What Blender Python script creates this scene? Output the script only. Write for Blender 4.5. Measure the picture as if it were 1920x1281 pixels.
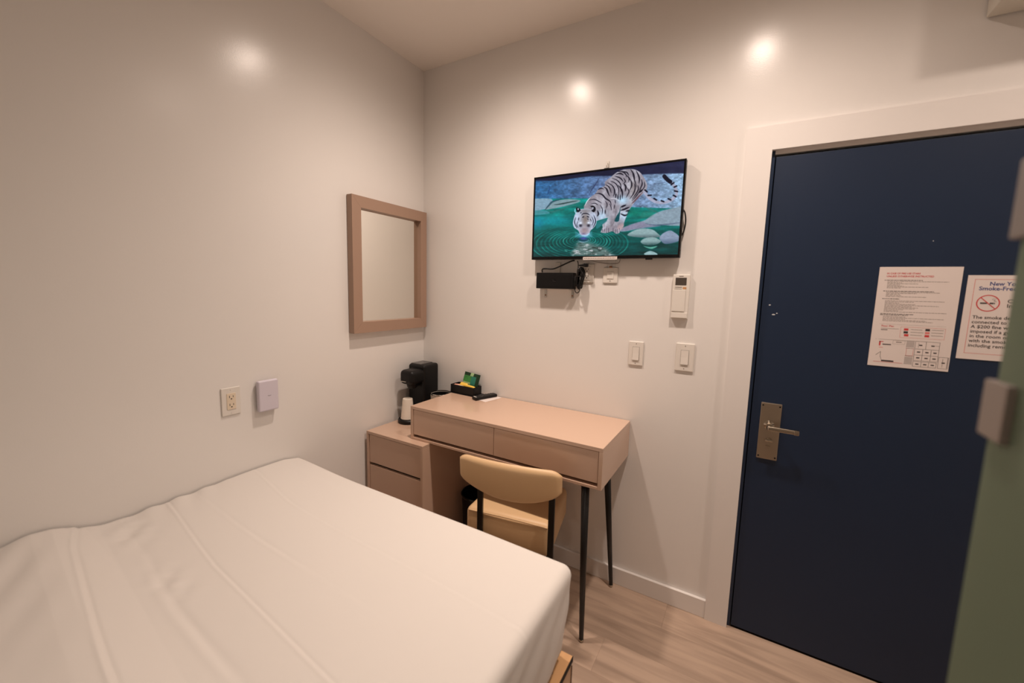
import bpy, bmesh, math, random
import numpy as np
from mathutils import Vector, Matrix
random.seed(7)
PI = math.pi
scn = bpy.context.scene
COL = scn.collection
for o in list(bpy.data.objects):
    bpy.data.objects.remove(o)

# ------------------------------------------------------------------ camera
H = 2.758
CAM = Vector((1.7889, -1.942, 1.480))
yaw, pit, rol = math.radians(29.787), math.radians(-6.667), math.radians(1.574)
fw = Vector((-math.sin(yaw)*math.cos(pit), math.cos(yaw)*math.cos(pit), math.sin(pit)))
rt = Vector((math.cos(yaw), math.sin(yaw), 0)); up = rt.cross(fw)
r2 = rt*math.cos(rol) + up*math.sin(rol); u2 = -rt*math.sin(rol) + up*math.cos(rol)
cd = bpy.data.cameras.new('camera')
cd.sensor_width = 36; cd.lens = 757.47/1920*36
cd.shift_x = -(965.98-960)/1920; cd.shift_y = (632.14-640.5)/1920
cd.clip_start = .02
cd.dof.use_dof = True; cd.dof.focus_distance = 2.3; cd.dof.aperture_fstop = 1.7
cam = bpy.data.objects.new('camera', cd); COL.objects.link(cam)
cam.matrix_world = Matrix(((r2.x, u2.x, -fw.x, CAM.x), (r2.y, u2.y, -fw.y, CAM.y), (r2.z, u2.z, -fw.z, CAM.z), (0, 0, 0, 1)))
scn.camera = cam

# ------------------------------------------------------------------ world, lights, exposure
w = bpy.data.worlds.new('world'); scn.world = w; w.use_nodes = True
w.node_tree.nodes['Background'].inputs[0].default_value = (1, .85, .7, 1)
w.node_tree.nodes['Background'].inputs[1].default_value = 0.02
scn.view_settings.view_transform = 'Standard'; scn.view_settings.look = 'None'
scn.view_settings.exposure = 0.0; scn.view_settings.gamma = 1; scn.view_settings.use_curve_mapping = False
LAMP_RGB = (1.0, .825, .71)
LAMPS = [(.765, -.595, 25.0), (1.745, -.60, 23.0), (2.73, -.60, 13.0), (1.745, -2.45, 7.5)]; BEAM = 2.2  # last entry is an added, unseen fill lamp that brightens drawer fronts and chair back
for i, (lx, ly, e) in enumerate(LAMPS):
    ld = bpy.data.lights.new('downlight_lamp', 'AREA'); ld.shape = 'DISK'; ld.size = .085; ld.energy = e; ld.color = LAMP_RGB
    lo = bpy.data.objects.new('downlight_lamp', ld); COL.objects.link(lo); lo.location = (lx, ly, H-.012)
    ld.use_nodes = True; nt = ld.node_tree                         # downlight beam: intensity falls off as cos^BEAM away from straight down
    em = nt.nodes['Emission']; g = nt.nodes.new('ShaderNodeNewGeometry'); dp = nt.nodes.new('ShaderNodeVectorMath'); dp.operation = 'DOT_PRODUCT'
    ab = nt.nodes.new('ShaderNodeMath'); ab.operation = 'ABSOLUTE'; pw = nt.nodes.new('ShaderNodeMath'); pw.operation = 'POWER'; pw.inputs[1].default_value = BEAM
    nt.links.new(g.outputs['Normal'], dp.inputs[0]); nt.links.new(g.outputs['Incoming'], dp.inputs[1]); nt.links.new(dp.outputs['Value'], ab.inputs[0])
    nt.links.new(ab.outputs[0], pw.inputs[0]); nt.links.new(pw.outputs[0], em.inputs['Strength'])

# ------------------------------------------------------------------ helpers
def lin(c):
    return tuple(((v/255)/12.92 if v/255 <= .04045 else ((v/255+.055)/1.055)**2.4) for v in c)
def tag(o, label=None, cat=None, group=None, kind=None):
    if label: o['label'] = label
    if cat: o['category'] = cat
    if group: o['group'] = group
    if kind: o['kind'] = kind
    return o
def mat(name, rgb, rough=.5, metal=0, spec=.5, bump=0, bscale=200, var=0, vscale=8, coat=0, emit=0, trans=0, ior=1.45, sheen=0, stretch=None, coord='Object', bdist=.002):
    m = bpy.data.materials.new(name); m.use_nodes = True
    nt = m.node_tree; b = nt.nodes['Principled BSDF']
    c = lin(rgb) + (1,)
    b.inputs['Base Color'].default_value = c; b.inputs['Roughness'].default_value = rough
    b.inputs['Metallic'].default_value = metal; b.inputs['Specular IOR Level'].default_value = spec
    b.inputs['Coat Weight'].default_value = coat; b.inputs['Transmission Weight'].default_value = trans
    b.inputs['IOR'].default_value = ior; b.inputs['Sheen Weight'].default_value = sheen
    if emit: b.inputs['Emission Color'].default_value = c; b.inputs['Emission Strength'].default_value = emit
    if bump or var:
        tc = nt.nodes.new('ShaderNodeTexCoord'); mp = nt.nodes.new('ShaderNodeMapping')
        if stretch: mp.inputs['Scale'].default_value = stretch
        nt.links.new(tc.outputs[coord], mp.inputs[0])
    if bump:
        n = nt.nodes.new('ShaderNodeTexNoise'); n.inputs['Scale'].default_value = bscale; n.inputs['Detail'].default_value = 4
        bp = nt.nodes.new('ShaderNodeBump'); bp.inputs['Strength'].default_value = bump; bp.inputs['Distance'].default_value = bdist
        nt.links.new(mp.outputs[0], n.inputs['Vector']); nt.links.new(n.outputs[0], bp.inputs['Height']); nt.links.new(bp.outputs[0], b.inputs['Normal'])
    if var:
        n = nt.nodes.new('ShaderNodeTexNoise'); n.inputs['Scale'].default_value = vscale; n.inputs['Detail'].default_value = 5
        mx = nt.nodes.new('ShaderNodeMix'); mx.data_type = 'RGBA'
        mx.inputs[6].default_value = tuple(v*(1-var) for v in c[:3])+(1,); mx.inputs[7].default_value = tuple(min(1, v*(1+var)) for v in c[:3])+(1,)
        nt.links.new(mp.outputs[0], n.inputs['Vector']); nt.links.new(n.outputs[0], mx.inputs[0]); nt.links.new(mx.outputs[2], b.inputs['Base Color'])
    return m

class MB:
    def __init__(s): s.bm = bmesh.new(); s.mats = []; s.smooth = False
    def _mi(s, f, mi):
        for x in f: x.material_index = mi
    def box(s, x0, x1, y0, y1, z0, z1, bev=0, seg=2, mi=0, rot=0, piv=None):
        r = bmesh.ops.create_cube(s.bm, size=1)
        vs = r['verts']
        for v in vs: v.co = Vector(((x0+x1)/2 + v.co.x*(x1-x0), (y0+y1)/2 + v.co.y*(y1-y0), (z0+z1)/2 + v.co.z*(z1-z0)))
        es = list({e for v in vs for e in v.link_edges}); fs = list({f for v in vs for f in v.link_faces})
        s._mi(fs, mi)
        if bev:
            rr = bmesh.ops.bevel(s.bm, geom=es, offset=bev, segments=seg, affect='EDGES', profile=.5, material=-1)
            vs = list({v for f in rr['faces'] for v in f.verts} | {v for v in vs if v.is_valid})
        if rot:
            c = Vector(piv) if piv else Vector(((x0+x1)/2, (y0+y1)/2, 0))
            bmesh.ops.rotate(s.bm, verts=[v for v in vs if v.is_valid], cent=c, matrix=Matrix.Rotation(rot, 3, 'Z'))
        return s
    def cone(s, p0, p1, ra, rb=None, seg=20, caps=True, mi=0, e1=1.0):
        rb = ra if rb is None else rb
        p0 = Vector(p0); p1 = Vector(p1); d = (p1-p0).normalized()
        a = d.orthogonal().normalized(); b = d.cross(a)
        A = [s.bm.verts.new(p0+(a*math.cos(t)+b*math.sin(t))*ra) for t in [2*PI*k/seg for k in range(seg)]]
        B = [s.bm.verts.new(p1+(a*math.cos(t)+b*math.sin(t))*rb) for t in [2*PI*k/seg for k in range(seg)]]
        f = []
        for k in range(seg): f.append(s.bm.faces.new((A[k], A[(k+1) % seg], B[(k+1) % seg], B[k])))
        for x in f: x.smooth = True
        if caps: f.append(s.bm.faces.new(A[::-1])); f.append(s.bm.faces.new(B))
        s._mi(f, mi); return s
    def lathe(s, prof, c, seg=32, mi=0, axis='Z', sx=1, sy=1):
        rings = []; c = Vector(c)
        for (r, z) in prof:
            if r < 1e-6:
                p = {'Z': (0, 0, z), 'Y': (0, z, 0), 'X': (z, 0, 0)}[axis]
                rings.append([s.bm.verts.new(c+Vector(p))])
            else:
                ring = []
                for k in range(seg):
                    t = 2*PI*k/seg; q = (r*math.cos(t)*sx, r*math.sin(t)*sy)
                    p = {'Z': (q[0], q[1], z), 'Y': (q[0], z, q[1]), 'X': (z, q[0], q[1])}[axis]
                    ring.append(s.bm.verts.new(c+Vector(p)))
                rings.append(ring)
        f = []
        for a, b in zip(rings, rings[1:]):
            for k in range(seg):
                k2 = (k+1) % seg
                if len(a) == 1 and len(b) == 1: continue
                if len(a) == 1: f.append(s.bm.faces.new((a[0], b[k2], b[k])))
                elif len(b) == 1: f.append(s.bm.faces.new((a[k], a[k2], b[0])))
                else: f.append(s.bm.faces.new((a[k], a[k2], b[k2], b[k])))
        for x in f: x.smooth = True
        s._mi(f, mi); return s
    def tube(s, pts, r, seg=10, mi=0, smooth=True):
        P = [Vector(p) for p in pts]
        if smooth and len(P) > 2:
            Q = []
            for i in range(len(P)-1):
                a, b, c, d = P[max(i-1, 0)], P[i], P[i+1], P[min(i+2, len(P)-1)]
                for k in range(6):
                    t = k/6; Q.append(.5*((2*b)+(c-a)*t+(2*a-5*b+4*c-d)*t*t+(3*b-a-3*c+d)*t**3))
            P = Q+[P[-1]]
        n0 = (P[1]-P[0]).orthogonal().normalized(); rings = []
        for i, p in enumerate(P):
            t = (P[min(i+1, len(P)-1)]-P[max(i-1, 0)]).normalized()
            n0 = (n0-t*n0.dot(t)).normalized(); b = t.cross(n0)
            rings.append([s.bm.verts.new(p+(n0*math.cos(2*PI*k/seg)+b*math.sin(2*PI*k/seg))*r) for k in range(seg)])
        f = []
        for a, b in zip(rings, rings[1:]):
            for k in range(seg): f.append(s.bm.faces.new((a[k], a[(k+1) % seg], b[(k+1) % seg], b[k])))
        for x in f: x.smooth = True
        f.append(s.bm.faces.new(rings[0][::-1])); f.append(s.bm.faces.new(rings[-1])); s._mi(f, mi); return s
    def poly(s, pts, mi=0):
        f = s.bm.faces.new([s.bm.verts.new(Vector(p)) for p in pts]); f.material_index = mi; return s
    def prism(s, pts, d, mi=0):
        d = Vector(d); A = [s.bm.verts.new(Vector(p)) for p in pts]; B = [s.bm.verts.new(Vector(p)+d) for p in pts]; n = len(A)
        f = [s.bm.faces.new(A[::-1]), s.bm.faces.new(B)]
        for k in range(n): f.append(s.bm.faces.new((A[k], A[(k+1) % n], B[(k+1) % n], B[k])))
        s._mi(f, mi); return s
    def obj(s, name, m, parent=None, local=False, smooth=None, norm=True, fix=True):
        if fix: bmesh.ops.recalc_face_normals(s.bm, faces=s.bm.faces[:])
        me = bpy.data.meshes.new(name)
        if parent is not None and not local:
            off = Vector(parent.location)
            p = parent.parent
            while p: off += Vector(p.location); p = p.parent
            bmesh.ops.translate(s.bm, verts=s.bm.verts[:], vec=-off)
        s.bm.to_mesh(me); s.bm.free()
        for x in (m if isinstance(m, (list, tuple)) else [m]): me.materials.append(x)
        o = bpy.data.objects.new(name, me); COL.objects.link(o)
        if parent is not None: o.parent = parent
        if smooth is not None:
            for p in me.polygons: p.use_smooth = smooth
        return o
def thing(name, label, cat, loc=(0, 0, 0), rz=0, group=None):
    o = bpy.data.objects.new(name, None); COL.objects.link(o); o.location = loc; o.rotation_euler = (0, 0, rz)
    o.empty_display_size = .05
    return tag(o, label, cat, group)
def autosmooth(o, ang=35):
    me = o.data
    bm = bmesh.new(); bm.from_mesh(me)
    for f in bm.faces: f.smooth = True
    for e in bm.edges:
        e.smooth = not (len(e.link_faces) == 2 and e.calc_face_angle(0) > math.radians(ang))
    bm.to_mesh(me); bm.free()
    wn = o.modifiers.new('weighted_normals', 'WEIGHTED_NORMAL'); wn.keep_sharp = True; wn.weight = 90
    return o

# text as flat mesh on a vertical plane facing -y
def text_on(mb, s, x, z, y, size, mi=0, bold=.0, sx=1.0, italic=0):
    cu = bpy.data.curves.new('lettering', 'FONT'); cu.body = s; cu.size = size; cu.offset = bold*size; cu.resolution_u = 2; cu.shear = italic
    ob = bpy.data.objects.new('lettering', cu); COL.objects.link(ob)
    dg = bpy.context.evaluated_depsgraph_get(); me = bpy.data.meshes.new_from_object(ob.evaluated_get(dg))
    vs = [mb.bm.verts.new((x+v.co.x*sx, y, z+v.co.y)) for v in me.vertices]
    for p in me.polygons:
        try: mb.bm.faces.new([vs[i] for i in p.vertices]).material_index = mi
        except ValueError: pass
    bpy.data.objects.remove(ob); bpy.data.curves.remove(cu); bpy.data.meshes.remove(me)

# ------------------------------------------------------------------ materials
M = {}
M['wall'] = mat('white_semigloss_wall_paint', (234, 230, 226), .24, bump=.14, bscale=230, spec=.5, coord='Object', bdist=.001)
M['ceil'] = mat('white_ceiling_paint', (242, 234, 226), .8, bump=.05, bscale=200)
M['trim'] = mat('white_trim_paint', (232, 227, 223), .38, bump=.04, bscale=90)
M['door'] = mat('navy_door_paint', (22, 39, 64), .48, bump=.05, bscale=150, var=.06, vscale=3)
M['doorframe'] = mat('navy_frame_paint', (30, 46, 70), .35)
M['nickel'] = mat('brushed_nickel', (176, 164, 148), .36, metal=1, bump=.04, bscale=400, stretch=(1, 1, .05))
M['nickelb'] = mat('polished_nickel', (185, 175, 160), .2, metal=1)
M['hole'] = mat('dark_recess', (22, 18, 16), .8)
M['desk'] = mat('beige_pink_lacquer', (203, 172, 150), .22, coat=.3, bump=.01, bscale=40, var=.015, vscale=3)
M['deskfront'] = mat('beige_pink_lacquer_front', (206, 174, 152), .28, coat=.25, var=.015, vscale=3)
M['black'] = mat('black_satin_metal', (16, 14, 14), .35)
M['blackp'] = mat('black_plastic', (13, 12, 13), .42, spec=.35)
M['blackg'] = mat('black_gloss_plastic', (10, 10, 12), .12)
M['greyp'] = mat('grey_plastic', (70, 67, 66), .25)
M['leather'] = mat('tan_leatherette', (218, 183, 140), .42, bump=.12, bscale=350, var=.03, vscale=5)
M['mirrorframe'] = mat('taupe_mirror_frame', (164, 135, 116), .45, bump=.08, bscale=120, stretch=(1, 1, .2))
M['mirrorin'] = mat('taupe_frame_inside', (120, 96, 82), .5)
M['mirror'] = mat('mirror_glass', (240, 238, 232), .02, metal=1)
M['white'] = mat('white_plastic', (226, 220, 212), .35)
M['ivory'] = mat('ivory_plastic', (226, 210, 188), .35)
M['lilac'] = mat('lilac_white_plastic', (214, 207, 218), .35)
M['slot'] = mat('socket_slot', (40, 30, 24), .7)
M['screenlcd'] = mat('dark_lcd', (78, 70, 64), .2)
M['orange'] = mat('orange_mark', (200, 150, 104), .5)
M['greymark'] = mat('grey_print', (120, 110, 104), .6)
M['paper'] = mat('white_paper', (226, 214, 208), .6)
M['redink'] = mat('red_ink', (205, 66, 66), .6)
M['pinkink'] = mat('pink_ink', (222, 130, 124), .6)
M['blueink'] = mat('blue_ink', (62, 74, 130), .6)
M['blackink'] = mat('black_ink', (62, 54, 52), .6)
M['greyink'] = mat('grey_ink', (142, 130, 124), .6)
M['lightink'] = mat('light_grey_ink', (182, 170, 162), .6)
M['sheet'] = mat('white_cotton', (222, 216, 210), .85, bump=.25, bscale=900, sheen=.2, bdist=.0006)
M['mattress'] = mat('mattress_fabric', (225, 220, 214), .9)
M['wood'] = mat('pale_plywood', (206, 160, 112), .5, var=.12, vscale=6, stretch=(8, .8, 8), bump=.05, bscale=60)
M['woodside'] = mat('plywood_side', (206, 172, 140), .55, var=.08, vscale=6, stretch=(8, .8, 8))
M['silver'] = mat('steel_rim', (200, 196, 190), .18, metal=1)
M['bucket'] = mat('white_bucket', (206, 196, 184), .35)
M['papercup'] = mat('white_paper_cup', (232, 222, 208), .55)
M['green'] = mat('green_sachet', (60, 130, 62), .35, var=.5, vscale=60)
M['dkgreen'] = mat('dark_green_sachet', (24, 52, 30), .35, var=.4, vscale=80)
M['ltgreen'] = mat('light_green_sachet', (150, 180, 130), .4)
M['teal'] = mat('teal_sachet', (40, 120, 100), .4)
M['yellow'] = mat('yellow_sachet', (240, 196, 80), .45, var=.1, vscale=40)
M['pink'] = mat('pink_sachet', (222, 160, 140), .5)
M['brown'] = mat('brown_stirrer', (150, 104, 70), .6)
M['acw'] = mat('ac_white_plastic', (214, 208, 196), .45)
M['acd'] = mat('ac_grille', (70, 64, 58), .6)
M['lens'] = mat('lit_lens', (255, 226, 190), .5, emit=6)
M['glassedge'] = mat('green_glass_edge', (150, 150, 128), .3)
M['clamp'] = mat('satin_steel_clamp', (140, 130, 124), .45, metal=.4)
M['rubber'] = mat('clear_seal', (170, 160, 140), .5)
# frosted green glass
fg = mat('frosted_green_glass', (130, 146, 124), .55, trans=.55, ior=1.3, spec=.3)
M['fglass'] = fg
# floor plank
m = bpy.data.materials.new('vinyl_plank'); m.use_nodes = True; M['plank'] = m
nt = m.node_tree; b = nt.nodes['Principled BSDF']; b.inputs['Roughness'].default_value = .38
ge = nt.nodes.new('ShaderNodeNewGeometry'); oi = nt.nodes.new('ShaderNodeObjectInfo')
va = nt.nodes.new('ShaderNodeVectorMath'); va.operation = 'MULTIPLY_ADD'
cb = nt.nodes.new('ShaderNodeCombineXYZ'); nt.links.new(oi.outputs['Random'], cb.inputs[0]); nt.links.new(oi.outputs['Random'], cb.inputs[1])
sc = nt.nodes.new('ShaderNodeVectorMath'); sc.operation = 'SCALE'; sc.inputs[3].default_value = 37; nt.links.new(cb.outputs[0], sc.inputs[0])
va.inputs[1].default_value = (1.6, 16, 1); nt.links.new(ge.outputs['Position'], va.inputs[0]); nt.links.new(sc.outputs[0], va.inputs[2])
n1 = nt.nodes.new('ShaderNodeTexNoise'); n1.inputs['Scale'].default_value = 1.3; n1.inputs['Detail'].default_value = 6; n1.inputs['Distortion'].default_value = .6
nt.links.new(va.outputs[0], n1.inputs['Vector'])
cr = nt.nodes.new('ShaderNodeValToRGB'); nt.links.new(n1.outputs[0], cr.inputs[0])
cr.color_ramp.elements[0].position = .30; cr.color_ramp.elements[0].color = lin((158, 136, 119))+(1,)
cr.color_ramp.elements[1].position = .60; cr.color_ramp.elements[1].color = lin((190, 165, 145))+(1,)
hs = nt.nodes.new('ShaderNodeHueSaturation'); mr = nt.nodes.new('ShaderNodeMapRange'); mr.inputs[3].default_value = .90; mr.inputs[4].default_value = 1.06
nt.links.new(oi.outputs['Random'], mr.inputs[0]); nt.links.new(mr.outputs[0], hs.inputs['Value']); nt.links.new(cr.outputs[0], hs.inputs['Color']); nt.links.new(hs.outputs[0], b.inputs['Base Color'])
n2 = nt.nodes.new('ShaderNodeTexNoise'); n2.inputs['Scale'].default_value = 12; n2.inputs['Detail'].default_value = 5; nt.links.new(va.outputs[0], n2.inputs['Vector'])
bp = nt.nodes.new('ShaderNodeBump'); bp.inputs['Strength'].default_value = .12; bp.inputs['Distance'].default_value = .001; nt.links.new(n2.outputs[0], bp.inputs['Height']); nt.links.new(bp.outputs[0], b.inputs['Normal'])
# screen: emission from colour attribute
m = bpy.data.materials.new('lit_screen'); m.use_nodes = True; M['screen'] = m
nt = m.node_tree; b = nt.nodes['Principled BSDF']; at = nt.nodes.new('ShaderNodeVertexColor'); at.layer_name = 'Col'
b.inputs['Base Color'].default_value = (.005, .005, .006, 1); b.inputs['Roughness'].default_value = .2
nt.links.new(at.outputs[0], b.inputs['Emission Color']); b.inputs['Emission Strength'].default_value = 1.0

# ------------------------------------------------------------------ room shell
RX, RY = 3.25, -3.25
DX0, DX1, DZ = 1.8206, 2.735, 2.05       # door opening
def struct(name, mb, m, parent=None):
    o = mb.obj(name, m, parent); o['kind'] = 'structure'; return o
struct('wall_left', MB().box(-.12, 0, RY, 0, 0, H), M['wall'])
struct('wall_back', MB().box(-.12, DX0, 0, .12, 0, H).box(DX1, RX+.12, 0, .12, 0, H).box(DX0, DX1, 0, .12, DZ, H), M['wall'])
struct('wall_right', MB().box(RX, RX+.12, RY, 0, 0, H), M['wall'])
struct('wall_front', MB().box(-.12, RX+.12, RY-.12, RY, 0, H), M['wall'])
struct('ceiling', MB().box(-.12, RX+.12, RY-.12, .12, H, H+.1), M['ceil'])
fl = struct('floor', MB().box(-.12, RX+.12, RY-.12, .12, -.10, -.006), mat('floor_underlay', (70, 56, 46), .9))
PW, PL = .18, 1.22
plank_mesh = None
y = 0.0; r = 0
offs = [.35, .95, .15, .70, 1.10, .5]
while y > RY+.001:
    y1 = max(y-PW, RY); x = -PL+offs[r % 6]
    while x < RX:
        a, bq = max(x, 0), min(x+PL, RX)
        if bq-a > .02:
            full = (bq-a > PL-1e-4) and (y-y1 > PW-1e-4)
            if full and plank_mesh:
                o = bpy.data.objects.new('plank', plank_mesh); COL.objects.link(o); o.parent = fl; o.location = ((a+bq)/2, (y+y1)/2, 0)
            else:
                L2, W2 = (bq-a)/2-.0001, (y-y1)/2-.0001
                o = MB().box(-L2, L2, -W2, W2, -.006, 0, .0004, 1).obj('plank', M['plank'], fl, local=True)
                o.location = ((a+bq)/2, (y+y1)/2, 0)
                if full: plank_mesh = o.data
        x += PL
    y = y1; r += 1
# casing and baseboards
CX0 = 1.7297; CZ = 2.142; CT = .02
struct('trim_1', MB().box(CX0, DX0, -CT, 0, 0, CZ), M['trim'])
struct('trim_2', MB().box(DX0, DX1, -CT, 0, DZ, CZ), M['trim'])
struct('trim_3', MB().box(DX1, DX1+.09, -CT, 0, 0, CZ), M['trim'])
struct('baseboard_back', MB().box(.016, CX0, -.016, 0, 0, .0863, .002), M['trim'])
struct('baseboard_right', MB().box(RX-.016, RX, RY, -.016, 0, .0863, .002), M['trim'])
struct('baseboard_left', MB().box(0, .016, RY, 0, 0, .0863, .002), M['trim'])
struct('baseboard_door', MB().box(DX1+.09, RX-.016, -.016, 0, 0, .0863, .002), M['trim'])
# door
dr = struct('door_1', MB().box(DX0+.016, DX1-.016, .0, .042, .008, DZ-.024, .0015), M['door'])
MB().box(DX0, DX0+.012, .0005, .11, 0, DZ).obj('frame_post', M['doorframe'], dr)
MB().box(DX1-.012, DX1, .0005, .11, 0, DZ).obj('frame_post', M['doorframe'], dr)
MB().box(DX0+.012, DX1-.012, .0005, .11, DZ-.014, DZ).obj('frame_head', M['trim'], dr)
MB().box(DX0+.012, DX1-.012, .05, .11, .0, .01).obj('threshold', M['black'], dr)
MB().box(DX0+.012, DX1-.012, .07, .11, .01, DZ-.014).obj('door_backing', M['hole'], dr)
lp = MB().box(1.869, 1.942, -.008, 0, .806, 1.045, .002).obj('lock_plate', M['nickel'], dr)
for sx_, sz_ in ((1.876, 1.034), (1.935, 1.034), (1.876, .817), (1.935, .817)):
    MB().cone((sx_, -.0075, sz_), (sx_, -.0095, sz_), .0035, .003, 12).obj('screw', M['blackp'], lp)
lv = MB().lathe([(.0, -.058), (.008, -.058), (.011, -.052), (.011, -.012), (.019, -.0085), (.0, -.0085)], (1.903, 0, .953), 24, axis='Y')
lv.box(1.896, 1.998, -.066, -.052, .944, .962, .004, 3)
lv.box(1.984, 2.002, -.067, -.050, .943, .963, .003, 2)
autosmooth(lv.obj('lever_handle', M['nickelb'], dr))
tt = MB().lathe([(0, -.016), (.008, -.016), (.010, -.0085), (0, -.0085)], (1.908, 0, .890), 20, axis='Y').box(1.893, 1.922, -.024, -.014, .886, .894, .003)
autosmooth(tt.obj('thumb_turn', M['nickelb'], lp))
MB().box(1.899, 1.915, -.0092, -.0078, .862, .866).obj('key_slot', M['nickelb'], lp)
sm = MB()
for (mx_, mz_, ma, mb_) in ((1.864, 1.447, .0035, .0025), (1.880, 1.409, .006, .0025), (1.891, 1.4145, .003, .002), (2.321, 1.686, .0015, .002)):
    sm.poly([(mx_+ma*math.cos(t), -.0004, mz_+mb_*math.sin(t)) for t in [2*PI*k/10 for k in range(10)]])
sm.obj('paint_chip', mat('chipped_paint_white', (205, 205, 205), .6), dr)

# ------------------------------------------------------------------ wall unit above door
ac = thing('air_conditioner', 'white box-shaped air unit fixed high on the wall over the blue door', 'air conditioner', (2.369, 0, 2.378))
autosmooth(MB().box(2.366, 3.17, -.174, -.006, 2.375, 2.67, .003, 2).obj('casing', M['acw'], ac))
MB().box(2.38, 3.16, -.008, 0, 2.385, 2.66).obj('mounting_plate', M['acd'], ac)
MB().box(2.45, 3.10, -.150, -.105, 2.3765, 2.379).obj('outlet_louver', M['acd'], ac)

# ------------------------------------------------------------------ ceiling downlights
dl = ['recessed round downlight in the ceiling nearest the left wall mirror', 'recessed round downlight in the ceiling between desk and blue door',
      'recessed round downlight in the ceiling in front of the blue door', 'unseen downlight added as fill in the ceiling beside the pillow end of the bed']
for (lx, ly, e), lb in zip(LAMPS, dl):
    t = thing('downlight', lb, 'ceiling light', (lx, ly, H), group='recessed ceiling downlights')
    autosmooth(MB().lathe([(.048, -.0005), (.062, -.0005), (.062, -.004), (.055, -.009), (.048, -.008), (.048, -.0005)], (0, 0, 0), 40).obj('trim_ring', M['trim'], t, local=True))
    MB().lathe([(0, -.001), (.0478, -.001), (.0478, -.004), (0, -.004)], (0, 0, 0), 32).obj('lens', M['lens'], t, local=True)

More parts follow.
